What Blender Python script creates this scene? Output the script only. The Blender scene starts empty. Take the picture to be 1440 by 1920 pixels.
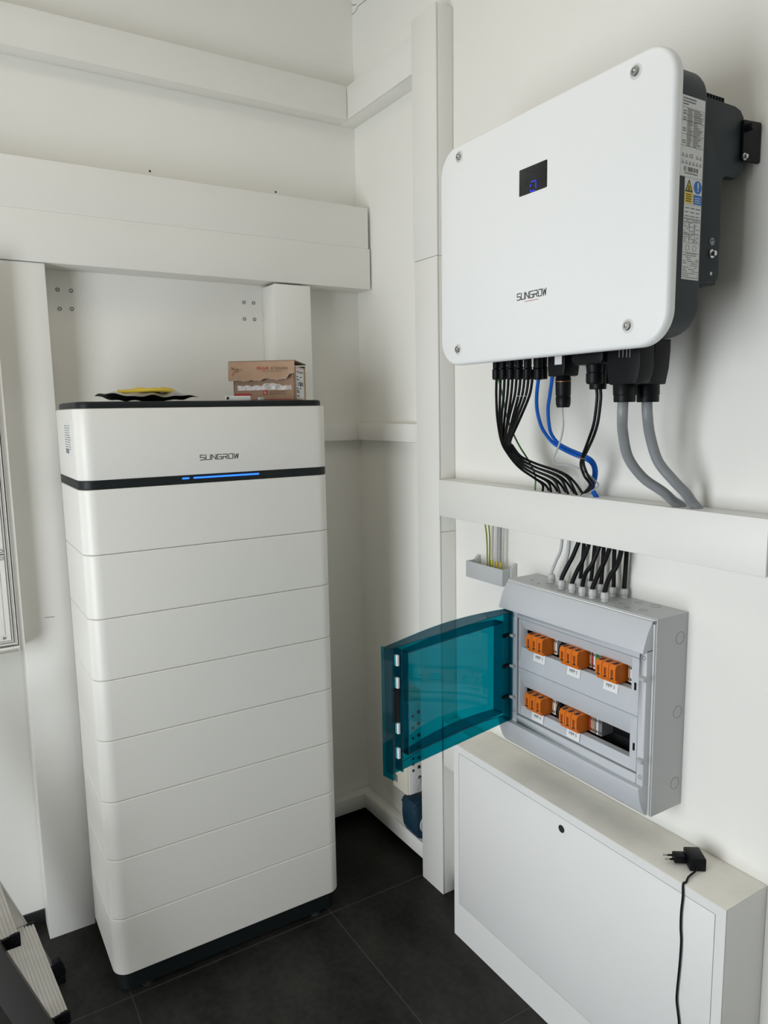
import bpy, bmesh, math, random
from mathutils import Vector, Matrix
random.seed(7)
sc = bpy.context.scene
col = sc.collection
# ------------------------------------------------------------------ camera
# room frame: right wall is X=0, back wall is Y=0, floor is Z=0, metres
F_PX, YAW, PITCH, ROLL = 1370.68, 0.553699, 0.138141, -0.016789
CAM = Vector((-1.332, -2.305, 1.536))
_cy, _sy, _cp, _sp = math.cos(YAW), math.sin(YAW), math.cos(PITCH), math.sin(PITCH)
_fw = Vector((_sy*_cp, _cy*_cp, -_sp)); _rt = Vector((_cy, -_sy, 0)); _up = _rt.cross(_fw)
_r2 = math.cos(ROLL)*_rt + math.sin(ROLL)*_up
_u2 = -math.sin(ROLL)*_rt + math.cos(ROLL)*_up
cd = bpy.data.cameras.new('camera'); cam = bpy.data.objects.new('camera', cd); col.objects.link(cam)
m3 = Matrix((_r2, _u2, -_fw)).transposed()
cam.matrix_world = Matrix.Translation(CAM) @ m3.to_4x4()
cd.sensor_fit = 'VERTICAL'; cd.sensor_height = 36.0; cd.lens = F_PX/1920*36.0
cd.clip_start = 0.05; cd.clip_end = 50
sc.camera = cam
# ------------------------------------------------------------------ world, lights, exposure
w = bpy.data.worlds.new('world'); sc.world = w; w.use_nodes = True
bg = w.node_tree.nodes['Background']; bg.inputs[0].default_value = (0.80, 0.90, 1.0, 1); bg.inputs[1].default_value = 1.0
def area(name, loc, rot, sx, sy, energy, color):
    l = bpy.data.lights.new(name, 'AREA'); l.shape = 'RECTANGLE'; l.size = sx; l.size_y = sy
    l.energy = energy; l.color = color
    o = bpy.data.objects.new(name, l); col.objects.link(o); o.location = loc; o.rotation_euler = rot
    return o
WIN_Y, WIN_Z, WIN_W, WIN_H = -1.50, 1.02, 1.05, 1.94       # glazed door in the left wall
area('window_daylight', (-2.63, WIN_Y, WIN_Z), (0, math.radians(-90), 0), WIN_H, WIN_W, 30, (0.93, 0.965, 1.0))
area('ceiling_lamp_light', (-1.0, -1.05, 2.985), (0, 0, 0), 0.58, 0.58, 1.3, (1.0, 0.84, 0.58))
sc.view_settings.view_transform = 'Standard'; sc.view_settings.look = 'None'
sc.view_settings.gamma = 1.0; sc.view_settings.use_curve_mapping = False
sc.view_settings.exposure = 0.45
sc.cycles.max_bounces = 12; sc.cycles.diffuse_bounces = 6; sc.cycles.transparent_max_bounces = 16
# ------------------------------------------------------------------ pixel -> direction helpers
def ray(u, v):
    return m3 @ Vector(((u-720)/F_PX, -(v-960)/F_PX, -1.0))
def onx(u, v, x): d = ray(u, v); return CAM + d*((x-CAM.x)/d.x)
def ony(u, v, y): d = ray(u, v); return CAM + d*((y-CAM.y)/d.y)
def onz(u, v, z): d = ray(u, v); return CAM + d*((z-CAM.z)/d.z)
# ------------------------------------------------------------------ materials
MATS = {}
def mat(name, color, rough=0.5, metal=0.0, noise=0.0, nscale=8.0, bump=0.0, bscale=120.0, emit=None, estr=0.0, spec=0.5, coat=0.0):
    if name in MATS: return MATS[name]
    m = bpy.data.materials.new(name); m.use_nodes = True
    nt = m.node_tree; p = nt.nodes['Principled BSDF']
    p.inputs['Base Color'].default_value = (*color, 1); p.inputs['Roughness'].default_value = rough
    p.inputs['Metallic'].default_value = metal; p.inputs['Specular IOR Level'].default_value = spec
    p.inputs['Coat Weight'].default_value = coat
    if emit: p.inputs['Emission Color'].default_value = (*emit, 1); p.inputs['Emission Strength'].default_value = estr
    tc = nt.nodes.new('ShaderNodeTexCoord')
    if noise > 0:
        n = nt.nodes.new('ShaderNodeTexNoise'); n.inputs['Scale'].default_value = nscale; n.inputs['Detail'].default_value = 5
        nt.links.new(tc.outputs['Object'], n.inputs['Vector'])
        mr = nt.nodes.new('ShaderNodeMapRange'); mr.inputs[1].default_value = 0.3; mr.inputs[2].default_value = 0.7
        mr.inputs[3].default_value = 1-noise; mr.inputs[4].default_value = 1+noise
        nt.links.new(n.outputs['Fac'], mr.inputs[0])
        mx = nt.nodes.new('ShaderNodeVectorMath'); mx.operation = 'SCALE'; mx.inputs[0].default_value = color
        nt.links.new(mr.outputs[0], mx.inputs['Scale']); nt.links.new(mx.outputs[0], p.inputs['Base Color'])
    if bump > 0:
        n = nt.nodes.new('ShaderNodeTexNoise'); n.inputs['Scale'].default_value = bscale; n.inputs['Detail'].default_value = 3
        nt.links.new(tc.outputs['Object'], n.inputs['Vector'])
        b = nt.nodes.new('ShaderNodeBump'); b.inputs['Strength'].default_value = bump; b.inputs['Distance'].default_value = 0.002
        nt.links.new(n.outputs['Fac'], b.inputs['Height']); nt.links.new(b.outputs[0], p.inputs['Normal'])
    MATS[name] = m; return m
M_WALL = mat('wall_paint', (0.86, 0.85, 0.805), 0.75, noise=0.012, nscale=2.5, bump=0.12, bscale=170)
M_FRONT = mat('front_wall_paint', (0.40, 0.37, 0.32), 0.8)
M_CEIL = mat('ceiling_paint', (0.82, 0.81, 0.78), 0.8, bump=0.1)
M_DUCT = mat('duct_white_plastic', (0.84, 0.83, 0.79), 0.42, noise=0.012, nscale=5, bump=0.03, bscale=250)
M_BAT = mat('battery_white_paint', (0.78, 0.765, 0.715), 0.38, bump=0.035, bscale=500)
M_INV = mat('inverter_white_paint', (0.82, 0.83, 0.825), 0.42, bump=0.03, bscale=600)
M_INVSIDE = mat('inverter_rim_grey', (0.66, 0.65, 0.62), 0.45)
M_DGREY = mat('dark_grey_metal', (0.016, 0.023, 0.029), 0.5, bump=0.03, bscale=500, spec=0.3)
M_BLACK = mat('black_plastic', (0.0045, 0.005, 0.0065), 0.42, bump=0.03, bscale=300, spec=0.18)
M_MATTEBLACK = mat('matt_black', (0.012, 0.013, 0.014), 0.6)
M_PLINTH = mat('plinth_green_black', (0.006, 0.0095, 0.010), 0.5, spec=0.35)
M_CABLE = mat('black_cable_sheath', (0.004, 0.004, 0.005), 0.45, spec=0.2)
M_BLUE = mat('blue_cable_sheath', (0.003, 0.105, 0.50), 0.45, spec=0.3)
M_GREYC = mat('grey_cable_sheath', (0.25, 0.265, 0.28), 0.42, noise=0.03, nscale=30)
M_LGREYC = mat('light_grey_cable', (0.50, 0.51, 0.51), 0.45)
M_YELLOW = mat('yellow_wire', (0.62, 0.45, 0.03), 0.45)
M_GREEN = mat('green_wire', (0.05, 0.22, 0.05), 0.45)
M_CU = mat('enclosure_grey_plastic', (0.50, 0.515, 0.525), 0.36, bump=0.05, bscale=400)
M_CU2 = mat('enclosure_cover_grey', (0.56, 0.58, 0.61), 0.36, bump=0.05, bscale=400)
M_GLAND = mat('gland_grey_plastic', (0.55, 0.56, 0.55), 0.4)
M_ORANGE = mat('orange_plastic', (0.72, 0.17, 0.008), 0.42, noise=0.05, nscale=60)
M_BEIGE = mat('beige_terminal', (0.42, 0.28, 0.18), 0.5)
M_TERMR = mat('terminal_red', (0.30, 0.03, 0.02), 0.5)
M_TERMG = mat('terminal_green', (0.08, 0.30, 0.06), 0.5)
M_CAB = mat('cabinet_white_enamel', (0.80, 0.80, 0.785), 0.45, noise=0.012, nscale=4, bump=0.02, bscale=300)
M_CABTOP = mat('cabinet_top_enamel', (0.83, 0.80, 0.73), 0.6, noise=0.05, nscale=14)  # cream top panel, paler and warmer than the body
M_STEEL = mat('steel', (0.62, 0.62, 0.62), 0.25, 1.0)
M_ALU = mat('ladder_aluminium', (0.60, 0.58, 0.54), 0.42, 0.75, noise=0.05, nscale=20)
M_ALUSHADE = mat('ladder_shaded_aluminium', (0.085, 0.082, 0.080), 0.5, 0.4)  # aluminium with the near stile's shade put into its colour
M_WHITE = mat('white_plastic', (0.78, 0.78, 0.76), 0.4)
M_FOOT = mat('foot_dark_steel', (0.12, 0.12, 0.12), 0.35, 0.8)
M_CREAM = mat('cream_plastic', (0.74, 0.70, 0.58), 0.42)
M_PAPER = mat('label_paper', (0.72, 0.73, 0.73), 0.55)
M_INK = mat('ink_black', (0.015, 0.015, 0.017), 0.6)
M_INKG = mat('ink_grey', (0.20, 0.20, 0.21), 0.6)
M_RED = mat('ink_red', (0.50, 0.02, 0.02), 0.55)
M_WARNY = mat('warning_yellow', (0.80, 0.55, 0.02), 0.5)
M_WARNB = mat('mandatory_blue', (0.01, 0.16, 0.52), 0.5)
M_SLOT = mat('dark_orange_slot', (0.26, 0.045, 0.004), 0.5)
M_SIGNW = mat('sign_white', (0.85, 0.85, 0.85), 0.5)
M_LED = mat('blue_led', (0.02, 0.05, 0.5), 0.4, emit=(0.01, 0.10, 1.0), estr=2.6)
M_LED2 = mat('blue_led_dim', (0.02, 0.03, 0.3), 0.4, emit=(0.02, 0.04, 1.0), estr=1.1)
M_GLOSSBLACK = mat('display_glass', (0.004, 0.005, 0.007), 0.12)
M_CARD = mat('cardboard', (0.42, 0.27, 0.175), 0.75, noise=0.06, nscale=25, bump=0.06, bscale=60)
M_CARDIN = mat('cardboard_inside', (0.24, 0.165, 0.115), 0.8)
M_CARDTORN = mat('torn_cardboard_edge', (0.50, 0.42, 0.36), 0.9)
M_TAPE = mat('packing_tape', (0.50, 0.42, 0.37), 0.22, noise=0.45, nscale=120, spec=0.5)
M_BAG = mat('antistatic_bag', (0.012, 0.013, 0.014), 0.28, bump=0.5, bscale=35)
M_BAGS = mat('bag_silver_film', (0.32, 0.31, 0.29), 0.28, 0.5, bump=0.5, bscale=40)
M_BAGY = mat('yellow_cable_in_bag', (0.66, 0.48, 0.04), 0.45)
M_SOCKET = mat('socket_blue', (0.012, 0.042, 0.075), 0.4)
M_SKIRT = mat('black_tile_skirting', (0.012, 0.012, 0.013), 0.5)
M_GROUT = mat('dark_grout', (0.060, 0.059, 0.055), 0.85)
M_COPPER = mat('copper_ring', (0.35, 0.16, 0.07), 0.4, 0.6)
M_STAIN = mat('crack_dark', (0.10, 0.09, 0.075), 0.9)
M_FRAME = mat('window_frame_white', (0.8, 0.8, 0.8), 0.4)
M_LAMP = mat('lamp_diffuser', (0.9, 0.9, 0.88), 0.5, emit=(1.0, 0.95, 0.86), estr=0.6)
# slate floor tile
def slate():
    m = bpy.data.materials.new('slate_tile'); m.use_nodes = True; nt = m.node_tree; p = nt.nodes['Principled BSDF']
    tc = nt.nodes.new('ShaderNodeTexCoord')
    n1 = nt.nodes.new('ShaderNodeTexNoise'); n1.inputs['Scale'].default_value = 5; n1.inputs['Detail'].default_value = 9; n1.inputs['Roughness'].default_value = 0.65
    n2 = nt.nodes.new('ShaderNodeTexNoise'); n2.inputs['Scale'].default_value = 55; n2.inputs['Detail'].default_value = 6
    mp = nt.nodes.new('ShaderNodeMapping'); mp.inputs['Scale'].default_value = (1, 0.45, 1)
    nt.links.new(tc.outputs['Object'], mp.inputs[0])
    nt.links.new(mp.outputs[0], n1.inputs['Vector']); nt.links.new(tc.outputs['Object'], n2.inputs['Vector'])
    r = nt.nodes.new('ShaderNodeValToRGB'); e = r.color_ramp.elements
    e[0].position = 0.35; e[0].color = (0.0035, 0.0035, 0.0033, 1); e[1].position = 0.78; e[1].color = (0.045, 0.043, 0.038, 1)
    mx = nt.nodes.new('ShaderNodeMath'); mx.operation = 'MULTIPLY_ADD'; mx.inputs[1].default_value = 0.75
    sc2 = nt.nodes.new('ShaderNodeMath'); sc2.operation = 'MULTIPLY'; sc2.inputs[1].default_value = 0.25
    nt.links.new(n2.outputs['Fac'], sc2.inputs[0]); nt.links.new(n1.outputs['Fac'], mx.inputs[0]); nt.links.new(sc2.outputs[0], mx.inputs[2])
    nt.links.new(mx.outputs[0], r.inputs[0]); nt.links.new(r.outputs[0], p.inputs['Base Color'])
    p.inputs['Roughness'].default_value = 0.5; p.inputs['Specular IOR Level'].default_value = 0.25
    b = nt.nodes.new('ShaderNodeBump'); b.inputs['Strength'].default_value = 0.25; b.inputs['Distance'].default_value = 0.003
    nt.links.new(mx.outputs[0], b.inputs['Height']); nt.links.new(b.outputs[0], p.inputs['Normal'])
    return m
M_SLATE = slate()
def teal():
    m = bpy.data.materials.new('teal_translucent_plastic'); m.use_nodes = True; nt = m.node_tree
    for n in list(nt.nodes): nt.nodes.remove(n)
    out = nt.nodes.new('ShaderNodeOutputMaterial'); t = nt.nodes.new('ShaderNodeBsdfTransparent'); t.inputs[0].default_value = (0.025, 0.54, 0.62, 1)
    d = nt.nodes.new('ShaderNodeBsdfDiffuse'); d.inputs[0].default_value = (0.0, 0.15, 0.19, 1)
    g = nt.nodes.new('ShaderNodeBsdfGlossy'); g.inputs['Roughness'].default_value = 0.03
    lw = nt.nodes.new('ShaderNodeLayerWeight'); pw = nt.nodes.new('ShaderNodeMath'); pw.operation = 'POWER'; pw.inputs[1].default_value = 4.0
    f = nt.nodes.new('ShaderNodeMath'); f.operation = 'MULTIPLY_ADD'; f.inputs[1].default_value = 0.3; f.inputs[2].default_value = 0.035
    lw.inputs[0].default_value = 0.5; nt.links.new(lw.outputs['Facing'], pw.inputs[0]); nt.links.new(pw.outputs[0], f.inputs[0])
    m0 = nt.nodes.new('ShaderNodeMixShader'); m0.inputs[0].default_value = 0.08
    m1 = nt.nodes.new('ShaderNodeMixShader')
    nt.links.new(t.outputs[0], m0.inputs[1]); nt.links.new(d.outputs[0], m0.inputs[2])
    nt.links.new(f.outputs[0], m1.inputs[0]); nt.links.new(m0.outputs[0], m1.inputs[1]); nt.links.new(g.outputs[0], m1.inputs[2])
    nt.links.new(m1.outputs[0], out.inputs[0]); return m
M_TEAL = teal()
def pane():
    m = bpy.data.materials.new('window_glass'); m.use_nodes = True; nt = m.node_tree
    for n in list(nt.nodes): nt.nodes.remove(n)
    out = nt.nodes.new('ShaderNodeOutputMaterial'); t = nt.nodes.new('ShaderNodeBsdfTransparent'); t.inputs[0].default_value = (.95, .97, .97, 1)
    g = nt.nodes.new('ShaderNodeBsdfGlossy'); g.inputs['Roughness'].default_value = 0.02
    m1 = nt.nodes.new('ShaderNodeMixShader'); m1.inputs[0].default_value = 0.05
    nt.links.new(t.outputs[0], m1.inputs[1]); nt.links.new(g.outputs[0], m1.inputs[2]); nt.links.new(m1.outputs[0], out.inputs[0]); return m
M_PANE = pane()
# ------------------------------------------------------------------ mesh helpers (all in room coordinates)
def V(*a): return Vector(a)
def add_box(bm, lo, hi):
    lo = Vector(lo); hi = Vector(hi)
    a = Vector([min(p, q) for p, q in zip(lo, hi)]); b = Vector([max(p, q) for p, q in zip(lo, hi)])
    v = [bm.verts.new((x, y, z)) for z in (a.z, b.z) for y in (a.y, b.y) for x in (a.x, b.x)]
    for f in ((0,2,3,1), (4,5,7,6), (0,1,5,4), (2,6,7,3), (1,3,7,5), (0,4,6,2)): bm.faces.new([v[i] for i in f])
def add_obox(bm, o, ax, ay, az):
    """oriented box: corner o and three edge vectors"""
    o, ax, ay, az = Vector(o), Vector(ax), Vector(ay), Vector(az)
    v = [bm.verts.new(o + ax*i + ay*j + az*k) for k in (0,1) for j in (0,1) for i in (0,1)]
    fs = [bm.faces.new([v[i] for i in f]) for f in ((0,2,3,1), (4,5,7,6), (0,1,5,4), (2,6,7,3), (1,3,7,5), (0,4,6,2))]
    if ax.cross(ay).dot(az) < 0:
        for f in fs: f.normal_flip()
def loft(bm, rings, cap=True, closed=True):
    vs = [[bm.verts.new(p) for p in r] for r in rings]
    n = len(vs[0])
    for a, b in zip(vs[:-1], vs[1:]):
        for i in range(n if closed else n-1):
            j = (i+1) % n
            bm.faces.new((a[i], a[j], b[j], b[i]))
    if cap:
        bm.faces.new(list(reversed(vs[0]))); bm.faces.new(vs[-1])
def prism(bm, poly, axis, a, b):
    """poly: 2d points in the two other axes (order x,y,z), extruded along axis from a to b"""
    def P(p, t):
        return {'x': V(t, p[0], p[1]), 'y': V(p[0], t, p[1]), 'z': V(p[0], p[1], t)}[axis]
    loft(bm, [[P(p, a) for p in poly], [P(p, b) for p in poly]])
def rrect(cx, cy, w, h, r, n=8):
    pts = []
    for sx, sy, a0 in ((1,1,0), (-1,1,90), (-1,-1,180), (1,-1,270)):
        for i in range(n+1):
            a = math.radians(a0 + 90*i/n)
            pts.append((cx + sx*(w/2-r) + r*math.cos(a), cy + sy*(h/2-r) + r*math.sin(a)))
    return pts
def rr_loft(bm, cx, cy, w, h, r, steps, axis, n=8):
    """steps: (position along axis, inset)"""
    rings = []
    for t, ins in steps:
        pts = rrect(cx, cy, w-2*ins, h-2*ins, max(r-ins, 0.0005), n)
        rings.append([{'x': V(t, p[0], p[1]), 'y': V(p[0], t, p[1]), 'z': V(p[0], p[1], t)}[axis] for p in pts])
    loft(bm, rings)
def lathe(bm, base, axis, prof, n=16):
    """prof: (distance along axis, radius)"""
    axis = Vector(axis).normalized(); t = V(0,0,1) if abs(axis.z) < .9 else V(1,0,0)
    u = axis.cross(t).normalized(); v = axis.cross(u)
    loft(bm, [[Vector(base)+axis*d + (u*math.cos(2*math.pi*i/n)+v*math.sin(2*math.pi*i/n))*max(r, 1e-5) for i in range(n)] for d, r in prof])
def smooth_path(pts, sub=6):
    pts = [Vector(p) for p in pts]
    if len(pts) < 3: return pts
    P = [pts[0]*2-pts[1]] + pts + [pts[-1]*2-pts[-2]]
    out = []
    for i in range(1, len(P)-2):
        p0, p1, p2, p3 = P[i-1], P[i], P[i+1], P[i+2]
        for s in range(sub):
            t = s/sub
            out.append(0.5*((2*p1) + (p2-p0)*t + (2*p0-5*p1+4*p2-p3)*t*t + (3*p1-p0-3*p2+p3)*t**3))
    out.append(pts[-1]); return out
def tube(bm, pts, r, n=8, sub=6):
    path = smooth_path(pts, sub)
    t = (path[1]-path[0]).normalized(); ref = V(0,0,1) if abs(t.z) < .9 else V(1,0,0)
    u = t.cross(ref).normalized(); rings = []
    for i, p in enumerate(path):
        a = path[max(i-1, 0)]; b = path[min(i+1, len(path)-1)]
        t = (b-a).normalized(); u = (u - t*u.dot(t)).normalized(); v = t.cross(u)
        rings.append([p + (u*math.cos(2*math.pi*k/n) + v*math.sin(2*math.pi*k/n))*r for k in range(n)])
    loft(bm, rings)
def ring(bm, c, nrm, r, th, n=24, h=0.0006):
    nrm = Vector(nrm).normalized(); t = V(0,0,1) if abs(nrm.z) < .9 else V(1,0,0)
    u = nrm.cross(t).normalized(); v = nrm.cross(u); c = Vector(c)
    def R(rr, hh): return [bm.verts.new(c + nrm*hh + (u*math.cos(2*math.pi*i/n)+v*math.sin(2*math.pi*i/n))*rr) for i in range(n)]
    a, b, c2, d = R(r-th, 0), R(r-th, h), R(r, h), R(r, 0)
    for A, B in ((a, b), (b, c2), (c2, d)):
        for i in range(n): bm.faces.new((A[i], A[(i+1) % n], B[(i+1) % n], B[i]))
FRAME = {}
def thing(name, label, cat, loc=(0,0,0), group=None):
    o = bpy.data.objects.new(name, None); col.objects.link(o); o.empty_display_size = 0.05
    o.location = loc; o['label'] = label; o['category'] = cat
    if group: o['group'] = group
    FRAME[o.name] = Vector(loc); return o
def obj(name, bm, material, parent=None, bevel=0.0, seg=2, smooth=True, label=None):
    bmesh.ops.remove_doubles(bm, verts=bm.verts, dist=1e-6)
    if bevel > 0:
        es = [e for e in bm.edges if len(e.link_faces) == 2 and e.calc_face_angle(0) > math.radians(35)]
        bmesh.ops.bevel(bm, geom=es, offset=bevel, segments=seg, affect='EDGES', profile=0.5, clamp_overlap=True)
    bmesh.ops.recalc_face_normals(bm, faces=bm.faces)
    if parent is not None: org = FRAME[parent.name]
    else:
        xs = [v.co for v in bm.verts]
        org = V((min(p.x for p in xs)+max(p.x for p in xs))/2, (min(p.y for p in xs)+max(p.y for p in xs))/2, min(p.z for p in xs))
    bmesh.ops.translate(bm, verts=bm.verts, vec=-org)
    me = bpy.data.meshes.new(name); bm.to_mesh(me); bm.free()
    if smooth:
        me.polygons.foreach_set('use_smooth', [True]*len(me.polygons)); me.set_sharp_from_angle(angle=math.radians(32))
    me.materials.append(material)
    o = bpy.data.objects.new(name, me); col.objects.link(o)
    if parent is not None: o.parent = parent
    else: o.location = org
    FRAME[o.name] = org
    if label: o['label'] = label
    return o
def box(name, lo, hi, material, parent=None, bevel=0.0, seg=2, label=None):
    bm = bmesh.new(); add_box(bm, lo, hi); return obj(name, bm, material, parent, bevel, seg, label=label)
def tag(o, label, cat, group=None):
    o['label'] = label; o['category'] = cat
    if group: o['group'] = group
    return o
def struct(o): o['kind'] = 'structure'; return o
# ---- lettering
_TXT = {}
def text_geom(s, bold=False):
    if s in _TXT: return _TXT[s]
    cu = bpy.data.curves.new('t', 'FONT'); cu.body = s; cu.resolution_u = 2; cu.extrude = 0.004
    o = bpy.data.objects.new('t', cu); col.objects.link(o)
    dg = bpy.context.evaluated_depsgraph_get(); dg.update()
    me = bpy.data.meshes.new_from_object(o.evaluated_get(dg))
    vs = [v.co.copy() for v in me.vertices]; fs = [tuple(p.vertices) for p in me.polygons]
    bpy.data.objects.remove(o); bpy.data.curves.remove(cu); bpy.data.meshes.remove(me)
    x0 = min(v.x for v in vs); x1 = max(v.x for v in vs); y0 = min(v.y for v in vs); y1 = max(v.y for v in vs)
    _TXT[s] = ([V((v.x-x0), (v.y-y0), v.z) for v in vs], fs, x1-x0, y1-y0); return _TXT[s]
def add_text(bm, s, origin, right, up, width, height=None, lift=0.0004):
    vs, fs, tw, th = text_geom(s)
    right = Vector(right).normalized(); up = Vector(up).normalized(); nrm = right.cross(up)
    sx = width/tw; sy = (height/th) if height else sx
    nv = [bm.verts.new(Vector(origin) + right*v.x*sx + up*v.y*sy + nrm*(lift + (v.z+0.004)*0.02)) for v in vs]
    for f in fs:
        try: bm.faces.new([nv[i] for i in f])
        except ValueError: pass
def add_quad(bm, origin, right, up, x0, y0, x1, y1, lift=0.0004, th=0.0003):
    right = Vector(right).normalized(); up = Vector(up).normalized(); n = right.cross(up)
    add_obox(bm, Vector(origin)+right*x0+up*y0+n*(lift-th), right*(x1-x0), up*(y1-y0), n*th)
STROKES = {'S': [[(1,1),(.08,1),(0,.92),(0,.58),(.08,.5),(.92,.5),(1,.42),(1,.08),(.92,0),(0,0)]],
 'U': [[(0,1),(0,.1),(.1,0),(.9,0),(1,.1),(1,1)]],
 'N': [[(0,0),(0,1),(1,0),(1,1)]],
 'G': [[(1,1),(.1,1),(0,.9),(0,.1),(.1,0),(1,0),(1,.5),(.45,.5)]],
 'R': [[(0,.0),(0,.55)], [(0,1),(.9,1),(1,.9),(1,.55),(.9,.45),(.15,.45)], [(.5,.45),(1,0)]],
 'O': [[(.0,.75),(0,.1),(.1,0),(.55,0)], [(.1,1),(.9,1),(1,.9),(1,.1),(.9,0),(.75,0)]],
 'W': [[(0,1),(.2,0),(.55,.85)], [(.6,.85),(.78,0),(1,1)]]}
def add_logo(bm, origin, right, up, width, height, lift=0.0006):
    right = Vector(right).normalized(); up = Vector(up).normalized(); n = right.cross(up)
    cw = width/7; lw = cw*0.76; th = height*0.13
    for i, ch in enumerate('SUNGROW'):
        for line in STROKES[ch]:
            for a, b in zip(line[:-1], line[1:]):
                A = Vector((i*cw + a[0]*lw, a[1]*height)); B = Vector((i*cw + b[0]*lw, b[1]*height))
                d = (B-A).normalized(); p = Vector((-d.y, d.x))*th/2; A = A-d*th/2; B = B+d*th/2
                o = Vector(origin)
                def T(q, h): return o + right*q.x + up*q.y + n*h
                vs = [bm.verts.new(T(q, h)) for h in (lift-0.0003, lift) for q in (A-p, B-p, B+p, A+p)]
                for f in ((3,2,1,0), (4,5,6,7), (0,1,5,4), (1,2,6,5), (2,3,7,6), (3,0,4,7)): bm.faces.new([vs[k] for k in f])
# ================================================================== SETTING
RX0, RY0, RZ1 = -2.6, -4.3, 3.05
def wall_slab(name, lo, hi):
    return struct(box(name, lo, hi, M_WALL))
wall_back = wall_slab('wall_back', (RX0-.15, 0, -.05), (.15, .15, RZ1))
wall_right = wall_slab('wall_right', (0, RY0, -.05), (.15, 0, RZ1))
struct(box('wall_front', (RX0, RY0-.15, -.05), (.15, RY0, RZ1), M_FRONT))
struct(box('ceiling', (RX0-.15, RY0-.15, RZ1), (.15, .15, RZ1+.1), M_CEIL))
bm = bmesh.new()                                             # left wall with the window opening
y0, y1, z0, z1 = WIN_Y-WIN_W/2, WIN_Y+WIN_W/2, WIN_Z-WIN_H/2, WIN_Z+WIN_H/2
for lo, hi in (((RX0-.15, RY0-.15, -.05), (RX0, y0, RZ1)), ((RX0-.15, y1, -.05), (RX0, 0, RZ1)),
               ((RX0-.15, y0, -.05), (RX0, y1, z0)), ((RX0-.15, y0, z1), (RX0, y1, RZ1))): add_box(bm, lo, hi)
struct(obj('wall_left', bm, M_WALL))
bm = bmesh.new()
for lo, hi in (((RX0-.1, y0, z0), (RX0-.04, y0+.06, z1)), ((RX0-.1, y1-.06, z0), (RX0-.04, y1, z1)), ((RX0-.1, y0, z0), (RX0-.04, y1, z0+.06)),
               ((RX0-.1, y0, z1-.06), (RX0-.04, y1, z1)), ((RX0-.1, WIN_Y-.03, z0), (RX0-.04, WIN_Y+.03, z1))): add_box(bm, lo, hi)
win = struct(obj('door_1', bm, M_FRAME))
for a, b in ((y0+.06, WIN_Y-.03), (WIN_Y+.03, y1-.06)):
    box('pane', (RX0-.075, a, z0+.06), (RX0-.069, b, z1-.06), M_PANE, win)
# floor: bed and single slate tiles, 60 x 60 cm
floor = struct(box('floor', (RX0, RY0, -.05), (0, 0, -.0012), M_GROUT))
tile_me = None
for i in range(-6, 2):
    for j in range(-7, 1):
        x0 = max(-.40+.6*i, RX0); x1 = min(.20+.6*i, 0); yy0 = max(-.448+.6*j, RY0); yy1 = min(.152+.6*j, 0)
        if x1-x0 < .02 or yy1-yy0 < .02: continue
        g = .0016
        box('tile', (x0+g, yy0+g, -.004), (x1-g, yy1-g, 0), M_SLATE, floor, bevel=.0008, seg=1)
struct(box('baseboard_back', (RX0, -.008, 0), (-.009, 0, .043), M_SKIRT, bevel=.001))
for ya, yb in ((RY0, -1.570), (-.7240, -.5720), (-.4420, 0)): struct(box('baseboard_right', (-.008, ya, 0), (0, yb, .043), M_SKIRT, bevel=.001))
# wall plugs left in the back wall
for u, v in ((108,543),(133,545),(112,579),(135,579),(457,567),(475,568),(458,598),(477,599)):
    p = ony(u, v, 0); bm = bmesh.new(); lathe(bm, p, (0,-1,0), ((-.002, .0055), (.0015, .0055), (.0015, .0034), (-.004, .003)), 14)
    pl = obj('wall_plug', bm, M_INKG, wall_back)
    bm = bmesh.new(); lathe(bm, p, (0,-1,0), ((-.001, .0032), (.0008, .0032)), 10); obj('plug_core', bm, M_PAPER, pl)
for u, v in ((281,321),(517,360)):
    p = ony(u, v, 0); bm = bmesh.new(); lathe(bm, p, (0,-1,0), ((-.001, .0035), (.001, .003)), 10); obj('screw_hole', bm, M_INK, wall_back)
for u, v in ((858,455),(753,842)):
    pass
# plaster cracks high in the corner of the right wall
for pts in (((657,30),(664,24),(670,16),(671,12),(686,0)), ((657,27),(656,12),(658,0)), ((658,8),(662,10),(668,8))):
    bm = bmesh.new(); tube(bm, [onx(u, v, -.0003) for u, v in pts], .0009, 5, 3); obj('plaster_crack', bm, M_STAIN, wall_right)
lamp = thing('ceiling_lamp', 'square white ceiling lamp panel above the battery tower', 'lamp', (-1.0,-1.05,3.0))
box('housing', (-1.31,-1.36,2.992), (-.69,-.74,3.049), M_FRAME, lamp, .004)
box('diffuser', (-1.29,-1.34,2.987), (-.71,-.76,2.9915), M_LAMP, lamp)
# ================================================================== CABLE TRUNKING
def duct(label, lo, hi, face, group='white cable trunking', cut=None, gap=.0):
    """face: '-y' or '-x', the side with the snap-on cover"""
    lo, hi = Vector(lo), Vector(hi)
    t = thing('cable_trunking', label, 'trunking', ((lo.x+hi.x)/2, (lo.y+hi.y)/2, lo.z), group)
    if face == '-y':
        box('trunk_body', (lo.x, lo.y+.0068, lo.z), (hi.x, hi.y, hi.z), M_DUCT, t, .0012)
        box('trunk_cover', (lo.x+gap, lo.y, lo.z-.0008), (hi.x-gap, lo.y+.0055, hi.z+.0008), M_DUCT, t, .0018)
    else:
        cuts = [lo.z] + ([cut-.0006, cut+.0006] if cut else []) + [hi.z]
        for za, zb in zip(cuts[::2], cuts[1::2]): box('trunk_body', (lo.x+.0068, lo.y, za), (hi.x, hi.y, zb), M_DUCT, t, .0012)
        box('trunk_cover', (lo.x, lo.y-.0008, lo.z), (lo.x+.0055, hi.y+.0008, hi.z), M_DUCT, t, .0018)
    return t
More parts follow.
